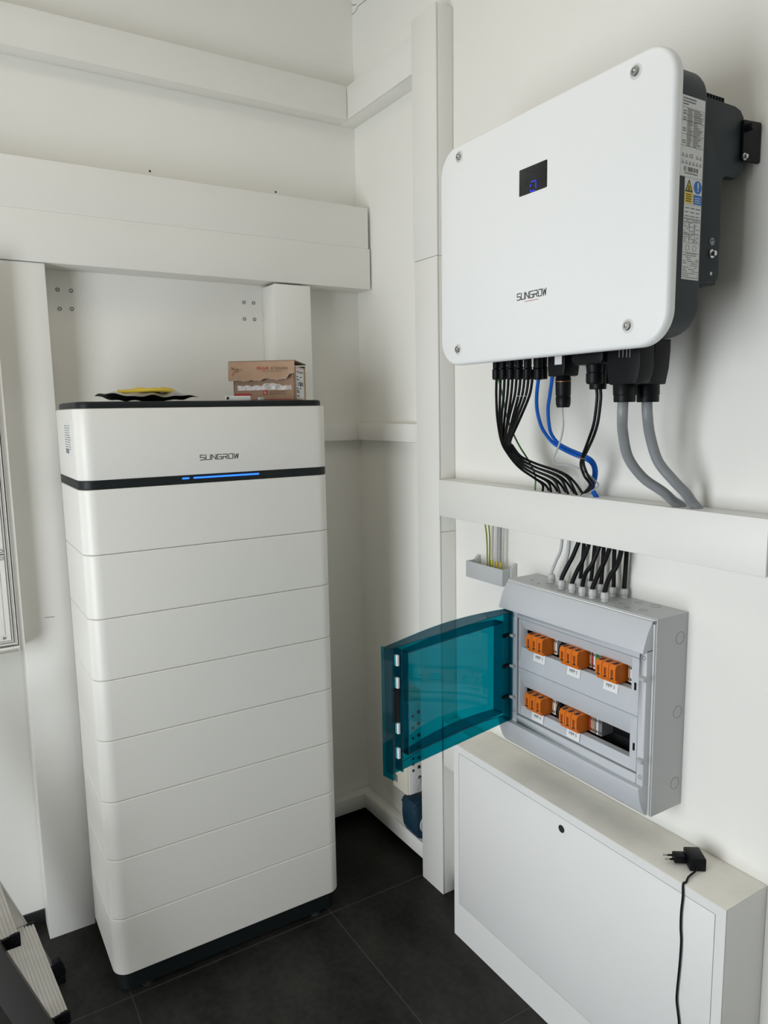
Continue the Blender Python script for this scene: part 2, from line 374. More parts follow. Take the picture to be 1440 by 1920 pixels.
E1 = .0012
duct('white trunking running high along the left back wall, topmost', (RX0,-.061,2.492), (-.0625,-E1,2.594), '-y')
duct('short white trunking at top of the right wall between corner and tall post', (-.061,-.4385,2.492), (-E1,-.001,2.594), '-x')
duct('upper of the two stacked wide white trunkings on the back wall', (RX0,-.0985,2.078), (-.012,-E1,2.208), '-y')
duct('lower of the two stacked wide white trunkings on the back wall, above the battery', (RX0,-.100,1.945), (-.008,-E1,2.0765), '-y')
left_post = duct('white vertical trunking post standing left of the battery tower', (-1.1535,-.095,0), (-1.0256,-.009,1.9425), '-y')
a, b = ony(84, 1158, -.095), ony(102, 1156.5, -.095); bm = bmesh.new(); tube(bm, [a, (a+b)/2+V(0,0,.0004), b], .0007, 5, 2); obj('scratch', bm, M_STAIN, left_post)
duct('white vertical trunking post rising behind the cardboard box', (-.362,-.100,.05), (-.236,-E1,1.938), '-y')
duct('upper length of the tall white trunking post left of the inverter', (-.061,-.557,1.9705), (-E1,-.440,2.633), '-x')
lower_post = duct('lower length of the tall white trunking post, standing on the floor', (-.0614,-.557,0), (-.0014,-.445,1.969), '-x', cut=1.172)
lower_post.location.y -= .012; lower_post.rotation_euler.x = -.012/1.969      # stands a touch out of plumb
duct('wide white horizontal trunking on the right wall below the inverter', (-.0640,-1.565,1.223), (-E1,-.5635,1.331), '-x')
duct('small white horizontal trunking between corner and tall post at battery height', (-.030,-.4385,1.434), (-E1,-.0305,1.492), '-x')
duct('small white horizontal trunking on the back wall right of the battery', (-.2345,-.030,1.434), (-.0012,-E1,1.492), '-y')
duct('low white floor trunking along the foot of the right wall', (-.042,-.4385,.041), (-E1,-.0465,.097), '-x')
duct('low white floor trunking along the foot of the back wall, right of the battery', (-.2345,-.0455,.041), (-.0012,-E1,.097), '-y')
duct('short white trunking stub between tall post and the low metal cabinet', (-.060,-.7245,.440), (-E1,-.5745,.585), '-x')
# ================================================================== BATTERY TOWER
BX0, BX1, BY0, BY1 = -1.035, -.362, -.445, -.125
bcx, bcy, bw, bd = (BX0+BX1)/2, (BY0+BY1)/2, BX1-BX0, BY1-BY0
tower = thing('battery_tower', 'tall white stacked battery storage tower with black top and blue light bar', 'battery', (bcx, bcy, 0))
bm = bmesh.new(); rr_loft(bm, bcx, bcy, bw-.024, bd-.024, .03, ((.010, 0), (.064, 0)), 'z', 6); obj('plinth', bm, M_PLINTH, tower)
for fx in (-.951, -.444):
    for fy in (-.4225, -.15):
        bm = bmesh.new(); lathe(bm, (fx, fy, 0), (0,0,1), ((0, .014), (.004, .014), (.005, .008), (.0105, .008)), 16); obj('foot', bm, M_FOOT, tower)
seams = [.0625, .2231, .3905, .5510, .7165, .8760, 1.0345, 1.1960, 1.3575]
for a, b in zip(seams[:-1], seams[1:]):
    bm = bmesh.new()
    rr_loft(bm, bcx, bcy, bw, bd, .038, ((a+.0004, .0035), (a+.0011, .0012), (a+.003, 0), (b-.003, 0), (b-.0011, .0012), (b-.0004, .0035)), 'z', 8)
    obj('battery_module', bm, M_BAT, tower)
bm = bmesh.new(); rr_loft(bm, bcx, bcy, bw, bd, .038, ((1.3575, .002), (1.3595, .0005), (1.377, .0005), (1.379, .003)), 'z', 8)
band = obj('light_band', bm, M_PLINTH, tower, label='black band with a blue status light bar')
for a, b in ((-.7885, -.7690), (-.7590, -.5775)):
    bm = bmesh.new(); rr_loft(bm, (a+b)/2, 1.3715, b-a, .0046, .0022, ((BY0+.001, 0), (BY0-.0003, .0003)), 'y', 4); obj('light_bar', bm, M_LED, band)
bm = bmesh.new()
rr_loft(bm, bcx, bcy, bw, bd, .038, ((1.379, .0035), (1.380, .001), (1.382, 0), (1.5475, 0), (1.5505, .001), (1.552, .004)), 'z', 8)
head = obj('control_module', bm, M_BAT, tower)
bm = bmesh.new(); add_logo(bm, (-.7385, BY0, 1.4165), (1,0,0), (0,0,1), .107, .0125); obj('logo', bm, M_INK, head)
bm = bmesh.new(); rr_loft(bm, bcx, bcy, bw-.016, bd-.016, .034, ((1.551, 0), (1.562, 0), (1.567, .002), (1.5685, .008)), 'z', 8)
obj('top_lid', bm, M_PLINTH, tower)
# rating label on the left side (plane X = BX0)
lab = box('rating_label', (BX0-.0004, -.375, 1.438), (BX0+.0005, -.285, 1.520), M_PAPER, head)
bm = bmesh.new(); O = V(BX0, -.285, 1.438); R_, U_ = V(0,-1,0), V(0,0,1)
for i in range(11):
    zz = .072-i*.0058
    for k in range(3):
        x0 = .004+k*.027; add_quad(bm, O, R_, U_, x0, zz, x0+random.uniform(.012,.024), zz+.0022, .0009)
add_quad(bm, O, R_, U_, .006, .004, .05, .014, .0009)
obj('print', bm, M_INKG, lab)
for i in range(4):
    pass
# ================================================================== INVERTER
IX, IY0, IY1, IZ0, IZ1 = -.275, -1.498, -.865, 1.637, 2.119
icy, icz, iw, ih = (IY0+IY1)/2, (IZ0+IZ1)/2, IY1-IY0, IZ1-IZ0
inv = thing('solar_inverter', 'wide white solar inverter with dark grey housing mounted on the right wall', 'inverter', (-.14, icy, IZ0))
bm = bmesh.new()
rr_loft(bm, icy, icz, iw, ih, .060, ((IX, .0075), (IX+.0012, .0040), (IX+.004, .0012), (IX+.008, 0), (IX+.018, 0), (IX+.020, .002), (IX+.020, .008)), 'x', 12)
panel = obj('front_panel', bm, M_INV, inv)
bm = bmesh.new()
rr_loft(bm, icy, icz+.002, iw-.032, ih-.036, .055, ((IX+.0205, .0), (-.176, 0), (-.170, .002), (-.1655, .008)), 'x', 12)
housing = obj('housing', bm, M_DGREY, inv)
for u, v in ((861,294),(1192,134),(859,655),(1177,611)):
    p = onx(u, v, IX)
    bm = bmesh.new(); lathe(bm, V(IX+.001, p.y, p.z), (-1,0,0), ((0, .0125), (.0013, .0125), (.0016, .0105), (.0006, .0095), (.0004,.0001)), 24); dish = obj('screw_recess', bm, M_INVSIDE, panel)
    bm = bmesh.new(); lathe(bm, V(IX, p.y, p.z), (-1,0,0), ((-.001, .0085), (.003, .0085), (.0046, .0072), (.0046, .0045), (.0022, .004), (.0022, .0001)), 20); obj('screw', bm, M_STEEL, panel)
# display
p = [onx(u, v, IX) for u, v in ((974,319),(1026,300),(1026,352),(974,368))]
dy1, dy0 = (p[0].y+p[3].y)/2, (p[1].y+p[2].y)/2; dz1, dz0 = (p[0].z+p[1].z)/2, (p[2].z+p[3].z)/2
bm = bmesh.new(); rr_loft(bm, (dy0+dy1)/2, (dz0+dz1)/2, dy1-dy0, dz1-dz0, .002, ((IX+.001, 0), (IX-.0006, 0), (IX-.0008, .0005)), 'x', 4)
disp = obj('display', bm, M_GLOSSBLACK, panel, label='small black display window with a blue glowing ring symbol')
q = onx(999.5, 348, IX-.001); bm = bmesh.new()
O = V(IX, q.y, q.z); R_, U_ = V(0,-1,0), V(0,0,1)
for x0, y0_, x1, y1_ in ((-.0085,.0045,-.0070,-.0045+.004), (-.0085,-.0095,-.0070,-.0060), (.0070,-.0060,.0085,.0045), (.0070,.0065,.0085,.0085),
                      (-.006,.0075,.006,.009), (-.006,-.0105,.006,-.009)):
    add_quad(bm, O, R_, U_, min(x0,x1), min(y0_,y1_), max(x0,x1), max(y0_,y1_), .0012)
obj('ring_symbol', bm, M_LED2, disp)
a = onx(970, 560, IX); b = onx(1024, 555, IX)
bm = bmesh.new(); add_logo(bm, V(IX, a.y, (a.z+b.z)/2-.0005), (0,-1,0), (0,0,1), a.y-b.y+.003, .0125); obj('logo', bm, M_INK, panel)
a = onx(984, 561, IX); b = onx(1010, 556, IX)
bm = bmesh.new(); add_quad(bm, V(IX, a.y, (a.z+b.z)/2-.0052), (0,-1,0), (0,0,1), 0, 0, a.y-b.y, .0009, .0006); obj('logo_underline', bm, M_RED, panel)
# side stickers on the plane of the housing's right side
HY = icy-(iw-.032)/2
def side(u, v): return ony(u, v, HY)
SR, SU = V(1,0,0), V(0,0,1)
def sticker(lo, hi): return box('rating_label', (lo[0], HY-.0006, lo[1]), (hi[0], HY+.0004, hi[1]), M_PAPER, housing)
X0, X1, Z1 = -.236, -.1765, 2.040
st = sticker((X0, 1.914), (X1, Z1))
O = V(X0, HY, 1.914); W_ = X1-X0; H_ = Z1-1.914
bm = bmesh.new()
for i in range(3): add_quad(bm, O, SR, SU, .002, H_-.0055-.0045*i, (.036, .034, .016)[i], H_-.0035-.0045*i, .0009)
for i in range(18):
    zz = .048+i*.0033
    add_quad(bm, O, SR, SU, .014, zz, W_-.001, zz+.0003, .0009)
    add_quad(bm, O, SR, SU, .016, zz+.0010, .016+random.uniform(.006,.014), zz+.0022, .0009)
    add_quad(bm, O, SR, SU, .033, zz+.0010, .033+random.uniform(.006,.022), zz+.0022, .0009)
for zz in (.048, .066, .087, .096, .1075): add_quad(bm, O, SR, SU, .001, zz, W_-.001, zz+.0005, .0009)
for x in (.014, .0315): add_quad(bm, O, SR, SU, x, .048, x+.0004, .1075, .0009)
for zz in (.055, .074, .091, .101):
    for k in range(2): add_quad(bm, O, SR, SU, .003, zz-.0035*k, .011, zz+.0016-.0035*k, .0009)
for i in range(22):
    if random.random() < .7: add_quad(bm, O, SR, SU, .010+i*.0017, .009, .0110+i*.0017, .016, .0009)
add_quad(bm, O, SR, SU, .012, .005, .046, .0068, .0009)
for i in range(6):                                              # row of warning triangles and marks
    xx = .003+i*.0093
    for zz in (.020, .031):
        if (i, zz) in ((2,.031),(3,.031)): continue
        c = O + SR*(xx+.003) + SU*zz
        vs = [bm.verts.new(c + SR*dx + SU*dz - V(0,.0009,0)) for dx, dz in ((-.0032,0), (.0032,0), (0,.006))]
        vi = [bm.verts.new(c + SR*dx*.55 + SU*(.0012+dz*.5) - V(0,.0009,0)) for dx, dz in ((-.0032,0), (.0032,0), (0,.006))]
        for k in range(3): bm.faces.new((vs[k], vs[(k+1)%3], vi[(k+1)%3], vi[k]))
add_text(bm, 'CE', O+SR*.0225+SU*.031, SR, SU, .010, .006, .0008)
obj('print', bm, M_INKG, st)
st2 = sticker((-.2225, 1.8705), (X1, 1.9135))
O = V(-.2225, HY, 1.8705)
bm = bmesh.new(); add_quad(bm, O, SR, SU, .001, .002, .0215, .0195, .0009)
vs = [bm.verts.new(O + SR*x + SU*z - V(0,.0009,0)) for x, z in ((.0012,.0205), (.0213,.0205), (.0112,.0405))]; bm.faces.new(vs)
obj('yellow_sign', bm, M_WARNY, st2, label='yellow warning triangle sign with text field')
bm = bmesh.new()
A3 = [V(.0012,.0205), V(.0213,.0205), V(.0112,.0405)]; ctr = (A3[0]+A3[1]+A3[2])/3
o_ = [bm.verts.new(O + SR*q.x + SU*q.y - V(0,.0011,0)) for q in A3]; i_ = [bm.verts.new(O + SR*(ctr+(q-ctr)*.72).x + SU*(ctr+(q-ctr)*.72).y - V(0,.0011,0)) for q in A3]
for k in range(3): bm.faces.new((o_[k], o_[(k+1)%3], i_[(k+1)%3], i_[k]))
for k in range(5): add_quad(bm, O, SR, SU, .008+.0002*k, .0228+.0016*k, .0144-.0002*k, .0236+.0016*k, .0012)
for k in range(4): add_quad(bm, O, SR, SU, .004, .005+.0035*k, .018, .0062+.0035*k, .0012)
obj('print', bm, M_INK, st2)
bm = bmesh.new(); add_quad(bm, O, SR, SU, .024, .002, .0452, .0175, .0009)
lathe(bm, O+SR*.0346+SU*.0300, (0,-1,0), ((.0003, .0105), (.0009, .0105)), 24); obj('blue_sign', bm, M_WARNB, st2, label='blue round sign with white exclamation mark')
bm = bmesh.new(); add_quad(bm, O, SR, SU, .0333, .0275, .0359, .0375, .0013); lathe(bm, O+SR*.0346+SU*.0245, (0,-1,0), ((.0008, .0015), (.0013, .0015)), 10)
for k in range(3): add_quad(bm, O, SR, SU, .027, .005+.0035*k, .042, .0058+.0035*k, .0011)
obj('exclamation_mark', bm, M_SIGNW, st2)
st3 = sticker((-.2225, 1.749), (X1, 1.8702))
O = V(-.2225, HY, 1.749); W_ = X1+.2225
bm = bmesh.new()
for r in range(3):
    for k in range(3): add_quad(bm, O, SR, SU, .003+k*.0145, .1155-r*.0065, .003+k*.0145+random.uniform(.008,.012), .1170-r*.0065, .0009)
for i in range(30):
    zz = .003+i*.0033
    if 44e-3 < zz < 60e-3: continue
    x = .002
    while x < W_-.004:
        l = random.uniform(.003, .010)
        if random.random() < .72: add_quad(bm, O, SR, SU, x, zz, min(x+l, W_-.002), zz+.0011, .0009)
        x += l+.0018
for zz in (.030, .044, .060, .074, .094, .098): add_quad(bm, O, SR, SU, .001, zz, W_-.001, zz+.0004, .0009)
for x in (.016, .030): add_quad(bm, O, SR, SU, x, .060, x+.0004, .094, .0009)
for cx_ in (.013, .032): ring(bm, O+SR*cx_+SU*.052, (0,-1,0), .005, .0004, 16, .0009)
obj('print', bm, M_INKG, st3)
# rear wing plate between housing and wall, with wall bracket
wing_poly = [(-.180,2.056), (-.075,2.056), (-.058,2.052), (-.048,2.042), (-.0445,1.955), (-.050,1.942), (-.060,1.9375), (-.092,1.9365), (-.100,1.932), (-.1035,1.920),
             (-.1015,1.770), (-.104,1.758), (-.112,1.753), (-.180,1.752)]
bm = bmesh.new(); prism(bm, wing_poly, 'y', -1.470, -1.455); wing = obj('wing_plate', bm, M_DGREY, inv, .0012)
bm = bmesh.new(); prism(bm, wing_poly, 'y', -.915, -.900); obj('wing_plate', bm, M_DGREY, inv, .0012)
box('rear_chamber', (-.1665, -1.4545, 1.752), (-.085, -.9155, 2.05), M_DGREY, inv, .003)
bm = bmesh.new()
for i in range(7): add_box(bm, (-.135+.0085*i, -1.45, 2.0505), (-.1315+.0085*i, -.92, 2.074))
add_box(bm, (-.137, -1.45, 2.066), (-.078, -.92, 2.075)); obj('heat_sink', bm, M_BLACK, inv)
for yy in (-1.4755, -.8995):
    bm = bmesh.new(); prism(bm, [(-.0555,2.036), (-.004,2.040), (-.0015,2.036), (-.0015,1.972), (-.006,1.969), (-.050,1.968), (-.0535,1.972)], 'y', yy, yy+.005)
    br = obj('wall_bracket', bm, M_BLACK, inv, .001)
    if yy < -1:
        bm = bmesh.new(); lathe(bm, ony(1401, 239, -1.476), (0,-1,0), ((0,.007), (.010,.007), (.012,.0055)), 14); obj('bracket_pin', bm, M_BLACK, br)
        bm = bmesh.new(); lathe(bm, ony(1395, 294, -1.476), (0,-1,0), ((0,.0062), (.002,.0062), (.0022,.004), (.006,.004), (.007,.003)), 12); obj('bracket_screw', bm, M_STEEL, br)
box('wall_rail', (-.014, -1.45, 1.985), (-.0012, -.915, 2.03), M_DGREY, inv, .001)
bm = bmesh.new(); lathe(bm, ony(1334, 476, -1.4703), (0,-1,0), ((0,.0075), (.0015,.0075), (.0018,.0045), (.008,.0045), (.009,.003)), 14); obj('earth_screw', bm, M_STEEL, wing)
bm = bmesh.new(); ring(bm, ony(1335, 453, -1.4702), (0,-1,0), .0062, .0009, 18); c = ony(1335, 453, -1.4702)
for x0, z0_, x1, z1_ in ((-.0004,-.0005,.0004,.0045), (-.0032,-.001,.0032,-.0002), (-.0022,-.0024,.0022,-.0016), (-.0012,-.0038,.0012,-.003)): add_quad(bm, c, SR, SU, x0, z0_, x1, z1_, .0006)
obj('earth_symbol', bm, M_PAPER, wing)
bm = bmesh.new(); lathe(bm, ony(1333, 513, -1.4702), (0,-1,0), ((0,.003), (.0004,.003)), 12); obj('bolt_hole', bm, M_PAPER, wing)
bm = bmesh.new(); lathe(bm, ony(1254, 614, -1.455), (0,-1,0), ((0,.004), (.004,.004), (.005,.002)), 10); obj('housing_screw', bm, M_STEEL, housing)
# ---- plugs on the inverter's underside
def plug(name, u, x, prof, material=M_BLACK, n=16, parent=inv):
    """vertical round plug at pixel column u, prof: (pixel row, pixel width)"""
    rings = []
    for v, wpx in prof:
        c = onx(u, v, x); d = (c-CAM).dot(_fw); r = wpx/2*d/F_PX
        rings.append([c + V(math.cos(2*math.pi*i/n), math.sin(2*math.pi*i/n), 0)*r for i in range(n)])
    c0 = onx(u, prof[0][0], x)
    rr = (rings[0][0]-c0).length
    rings.insert(0, [V(c0.x, c0.y, 1.660) + V(math.cos(2*math.pi*i/n), math.sin(2*math.pi*i/n), 0)*rr for i in range(n)])
    bm = bmesh.new(); loft(bm, rings); return obj(name, bm, material, parent)
for u in (930.5, 943, 957.5, 972.5, 988.5, 1009.5):
    wd = 15 if u < 1000 else 17
    plug('solar_connector', u, -.205, ((668, wd-2), (690, wd-2), (691, wd-4), (692.5, wd), (709, wd), (712, wd-3)))
for u in (945, 960, 975, 991, 1006, 1020):
    plug('solar_connector', u, -.180, ((668, 12), (684, 12), (686, 10), (688, 13), (709, 13), (711, 11)))
plug('solar_connector', 1036, -.205, ((655, 14), (682, 14), (684, 12), (686, 15), (703, 15), (706, 12)))
def boxplug(name, x0, x1, prof, material=M_BLACK, bevel=.003, parent=inv):
    """prof: (pixel row, left px, right px); box depth runs from x0 to x1"""
    rings = []; xm = (x0+x1)/2
    first = True
    for v, ul, ur in prof:
        a = onx(ul, v, xm); b = onx(ur, v, xm); z = (a.z+b.z)/2
        rings.append([V(x0, a.y, z), V(x0, b.y, z), V(x1, b.y, z), V(x1, a.y, z)])
    r0 = [V(p.x, p.y, 1.660) for p in rings[0]]
    bm = bmesh.new(); loft(bm, [r0]+rings); return obj(name, bm, material, parent, bevel)
com = boxplug('data_module', -.222, -.178, ((690, 1040, 1073), (706, 1041, 1071)), bevel=.004)
a, b = onx(1040.5, 666, -.222), onx(1053.5, 683, -.222)
box('module_label', (-.2226, b.y, b.z), (-.2215, a.y, a.z), M_PAPER, com, label='small blank white square label')
plug('module_gland', 1056, -.2, ((704, 24), (711, 30), (713, 27), (714.5, 30), (717, 29), (741, 28), (743, 26), (745, 28), (758, 27), (764, 23)), parent=inv)
c = onx(1056, 715.4, -.2); bm = bmesh.new(); lathe(bm, c-V(0,0,.0008), (0,0,1), ((0,.0166), (.0015,.0166)), 20); obj('copper_seal', bm, M_COPPER, inv)
acp = boxplug('ac_plug', -.23, -.17, ((676, 1091, 1150), (684, 1097, 1146)), bevel=.003)
plug('ac_plug_nut', 1115, -.205, ((672, 36), (690, 31), (697, 30), (699, 28), (700, 32), (716, 32), (720, 28)))
plug('ac_plug_nut', 1131, -.175, ((672, 30), (695, 28), (700, 27), (702, 28), (716, 28), (720, 24)))
plug('ac_plug_tail', 1121, -.19, ((716, 32), (729, 31), (730, 29)))
boxplug('battery_plug', -.225, -.185, ((690, 1151, 1213), (705, 1152.5, 1210), (719, 1155, 1205), (721, 1157, 1203)), bevel=.003)
plug('battery_plug_cap', 1171, -.205, ((716, 38), (720, 42), (740, 42), (741, 40), (752, 40), (754, 38)))
boxplug('battery_plug', -.17, -.125, ((660, 1209, 1243), (690, 1212, 1240), (719, 1206, 1234), (721, 1207, 1233)), bevel=.004)
plug('battery_plug_cap', 1214.5, -.15, ((716, 39), (720, 43), (740, 43), (741, 41), (752, 41), (754, 39)))
bm = bmesh.new()
for u in (1161, 1168, 1175, 1181):
    a = onx(u, 654, -.2255); b = onx(u+.8, 670, -.2255); add_box(bm, (-.2262, b.y, b.z), (-.2250, a.y, a.z))
obj('plug_ribs', bm, M_INKG, inv)
# ================================================================== CABLES UNDER THE INVERTER
ORD = ['first', 'second', 'third', 'fourth', 'fifth', 'sixth', 'seventh', 'eighth', 'ninth', 'tenth', 'eleventh', 'twelfth']
def cable(label, pts, r, material, group=None, n=8, name='power_cable', cat='cable', parent=None):
    bm = bmesh.new(); tube(bm, pts, r, n); o = obj(name, bm, material, parent)
    if parent is None: tag(o, label, cat, group)
    return o
def into(p, z): return V(p.x, p.y, z)
TZ = 1.3315
for k in range(10):
    t = k/9; tt = (k//2)/4; od = k % 2
    j = (random.random()-.5)*3
    start = (931+67*t, 710); xs = -.205 if k % 2 == 0 else -.182
    P = [into(onx(*start, xs), onx(*start, xs).z+.02), onx(*start, xs), onx(930.5+62*t, 742, xs), onx(932+42*t+j, 785, xs+.012),
         onx(939+17*t+j, 826, -.150), onx(951+10*t, 849-13*t, -.128), onx(972+5*tt, 875-19*tt, -.108+.012*od), onx(1000+4*tt, 895-26*tt, -.084+.014*od), onx(1017+42*tt+4*od, 908-17*tt, -.058+.012*od)]
    e = onz(1032+68*tt+5*od, 919+7*tt, TZ); e = V(-.048+.018*od, e.y, TZ); P += [e, e+V(0,-.003,-.004)]
    c = cable('%s black solar cable from the left under the inverter' % ORD[k], P, .0031, M_CABLE, 'black solar cables')
    if k in (6, 7, 8):
        bm = bmesh.new()
        for q in range(3):
            mk = onx(930.5+62*t, 742-q*6, xs); lathe(bm, mk-V(0,0,.0012), (0,0,1), ((0,.0031), (.0018,.0031)), 8)
        obj('marking', bm, M_PAPER, c)
P = [into(onx(934,708,-.19), 1.62), onx(935,712,-.19), onx(942,740,-.165), onx(950,780,-.14), onx(962,812,-.12), onx(975,838,-.10), onx(990,862,-.075), onx(1003,890,-.055)]
e = onz(1018,917,TZ); P += [V(-.045,e.y,TZ), V(-.045,e.y-.002,TZ-.004)]
cable('thin green yellow earth wire behind the black solar cables', P, .0021, M_GREEN, name='earth_wire', cat='wire')
def blue(label, px, d0):
    P = []
    n = len(px)
    for i, (u, v) in enumerate(px): P.append(onx(u, v, d0 + (-.055-d0)*(i/(n-1))**.8))
    P.insert(0, P[0]+V(0,0,.02)); e = onz(1105,926,TZ); e = V(-.04, P[-1].y, TZ); P += [e, e+V(0,0,-.004)]
    cable(label, P, .0040, M_BLUE, 'blue solar cables')
blue('left one of two blue solar cables under the inverter', [(1010,706),(1006.5,739),(1007,768),(1014,797),(1024,815),(1039,832),(1062,846),(1087,857),(1105,865),(1113,877),(1113,895),(1108,914)], -.205)
blue('right one of two blue solar cables, starting beside the data plug', [(1036,703),(1031,741),(1027.5,768),(1030,800),(1035,816),(1047,831),(1066,842),(1090,852),(1109,862),(1117,877),(1117,895),(1112,916)], -.190)
P = [onx(u, v, x) for u, v, x in ((1054,762,-.2),(1054.5,780,-.2),(1056,797,-.195),(1052,822,-.18),(1043,847,-.16),(1037.5,861,-.15),(1044,870,-.14),(1070,873,-.12),(1094,883,-.1),(1112,898,-.08),(1121,912,-.06))]
e = V(-.05, onz(1124,926,TZ).y, TZ); cable('thin light grey data cable hanging from the black data plug', [P[0]+V(0,0,.01)]+P+[e, e+V(0,0,-.004)], .0021, M_LGREYC, name='data_cable')
for i, (du, lbl) in enumerate(((-3.5, 'left'), (3.5, 'right'))):
    P = [onx(u+du*f, v, x) for u, v, x, f in ((1122,726,-.19,1),(1123,745,-.19,1),(1120,775,-.185,1),(1116,798,-.18,1),(1108,822,-.17,1),(1098,846,-.15,.7),(1093,858,-.14,.4),(1092,872,-.125,.8),(1099,892,-.1,1),(1109,910,-.075,.8))]
    e = V(-.044, onz(1117+du*.5,926,TZ).y, TZ)
    cable('%s one of two black cables tied together under the middle plug' % lbl, [P[0]+V(0,0,.01)]+P+[e, e+V(0,0,-.004)], .0031, M_CABLE, 'twin black cables')
bm = bmesh.new(); c = onx(1093,858,-.14); tube(bm, [c+V(-.008*math.cos(a), .009*math.sin(a)+.004, .002*math.sin(a)) for a in [i*math.pi/4 for i in range(9)]], .0011, 6, 4)
tag(obj('cable_tie', bm, M_INKG), 'grey cable tie around the twin black cables', 'cable tie')
def thick(label, px, x0, ex):
    n = len(px); P = [onx(u, v, x0 + (ex-x0)*max(0, (i-1)/(n-2))) for i, (u, v) in enumerate(px)]
    e = onz(px[-1][0], px[-1][1]+4, TZ); e = V(-.034, P[-1].y-.004, TZ)
    cable(label, [P[0]+V(0,0,.01)]+P+[e, e+V(0,-.002,-.006)], .0101, M_GREYC, 'thick grey battery cables', 16)
thick('left one of two thick grey battery cables bending into the white trunking', [(1168,753),(1167,780),(1168,812),(1178,858),(1206,896),(1243,922),(1262,939)], -.205, -.055)
thick('right one of two thick grey battery cables bending into the white trunking', [(1213,753),(1214,780),(1219,817),(1234,865),(1263,901),(1285,924),(1298,942)], -.15, -.045)
# ================================================================== DISTRIBUTION BOX (grey, teal door)
CY0, CY1, CZ0, CZ1 = -1.367, -.913, .672, 1.104
cu = thing('fuse_box', 'grey plastic distribution box with open teal door and orange surge protectors', 'fuse box', (-.06, (CY0+CY1)/2, CZ0))
def tray(bm, lo, hi, t, axis_front):
    """open box: outer shell, rim and inner shell; open towards -x or -y"""
    lo, hi = Vector(lo), Vector(hi)
    if axis_front == '-x': P = lambda d, a, b: V(d, a, b); d0, d1, a0, a1 = lo.x, hi.x, lo.y, hi.y
    else: P = lambda d, a, b: V(a, d, b); d0, d1, a0, a1 = lo.y, hi.y, lo.x, hi.x
    b0, b1 = lo.z, hi.z
    def R(d, k): return [bm.verts.new(P(d, a, b)) for a, b in ((a0+k, b0+k), (a1-k, b0+k), (a1-k, b1-k), (a0+k, b1-k))]
    rs = [R(d1, 0), R(d0, 0), R(d0, t), R(d1-t, t)]
    for p, q in zip(rs[:-1], rs[1:]):
        for i in range(4): bm.faces.new((p[i], p[(i+1) % 4], q[(i+1) % 4], q[i]))
    bm.faces.new(rs[0]); bm.faces.new(rs[-1])
bm = bmesh.new(); tray(bm, (-.1, CY0, CZ0), (-E1, CY1, CZ1), .004, '-x')
base = obj('enclosure_base', bm, M_CU, cu)
box('seal_strip', (-.104, CY0+.003, CZ0+.003), (-.1, CY0+.012, CZ1-.003), M_PAPER, cu, .001)
box('seal_strip', (-.104, CY0+.003, CZ1-.012), (-.1, CY1-.003, CZ1-.002), M_PAPER, cu, .001)
box('dark_liner', (-.05, CY0+.01, CZ0+.01), (-.045, CY1-.01, CZ1-.01), M_MATTEBLACK, cu)  # black sheet added to stand in for the dark interior behind the cut-outs
for z in (.966, .815): box('din_rail', (-.058, CY0+.03, z-.0175), (-.0505, CY1-.03, z+.0175), M_BLACK, cu, .001)
# cover: side stiles, hoods, frame
FY0, FY1 = -1.343, -.972                                      # frame opening
cy0c, cy1c = CY0+.006, CY1-.006
XF = -.122
bm = bmesh.new()
add_box(bm, (XF, cy0c, .742), (-.1005, FY0, 1.04)); add_box(bm, (XF, FY1, .742), (-.1005, cy1c, 1.04))
add_box(bm, (XF, FY0, 1.0185), (-.1005, FY1, 1.04)); add_box(bm, (XF, FY0, .742), (-.1005, FY1, .764))
cover = obj('cover_frame', bm, M_CU2, cu, .0015)
def hood(name, prof):
    bm = bmesh.new(); ring_ = []
    ny = 12
    for i in range(ny+1):
        s = i/ny; y = cy1c+.002 + (cy0c-.002-cy1c)*s - .0
        ring_.append([V(x, y, z) for x, z in prof])
    loft(bm, ring_); return obj(name, bm, M_CU2, cu, .0025)
hood('upper_hood', [(-.1005,1.100), (-.108,1.099), (-.122,1.075), (-.131,1.052), (-.136,1.036), (-.134,1.0345), (-.1005,1.036)])
hood('lower_hood', [(-.1005,.676), (-.110,.675), (-.121,.690), (-.131,.716), (-.136,.741), (-.134,.7435), (-.118,.7435), (-.1005,.744)])
# inner plate with two rows of cut-outs
def strip(bm, prof, ya, yb):
    """open shell: prof (x,z) extruded along y with 3 mm thickness"""
    loft(bm, [[V(x, y, z) for x, z in prof] + [V(x+.003, y, z) for x, z in reversed(prof)] for y in (ya, yb)])
WY0, WY1 = -1.322, -.9865
bm = bmesh.new()
strip(bm, [(-.119,.767), (-.1165,.7675), (-.113,.7905), (-.100,.7915)], FY0+.002, FY1-.002)
strip(bm, [(-.098,.8385), (-.106,.8395), (-.116,.862), (-.119,.8895)], FY0+.002, FY1-.002)
lower_plate = obj('inner_plate', bm, M_CU2, cu)
bm = bmesh.new()
strip(bm, [(-.119,.8915), (-.119,.903), (-.114,.943), (-.100,.944)], FY0+.002, FY1-.002)
strip(bm, [(-.098,.9885), (-.106,.9895), (-.1155,1.008), (-.119,1.0165)], FY0+.002, FY1-.002)
upper_plate = obj('inner_plate', bm, M_CU2, cu)
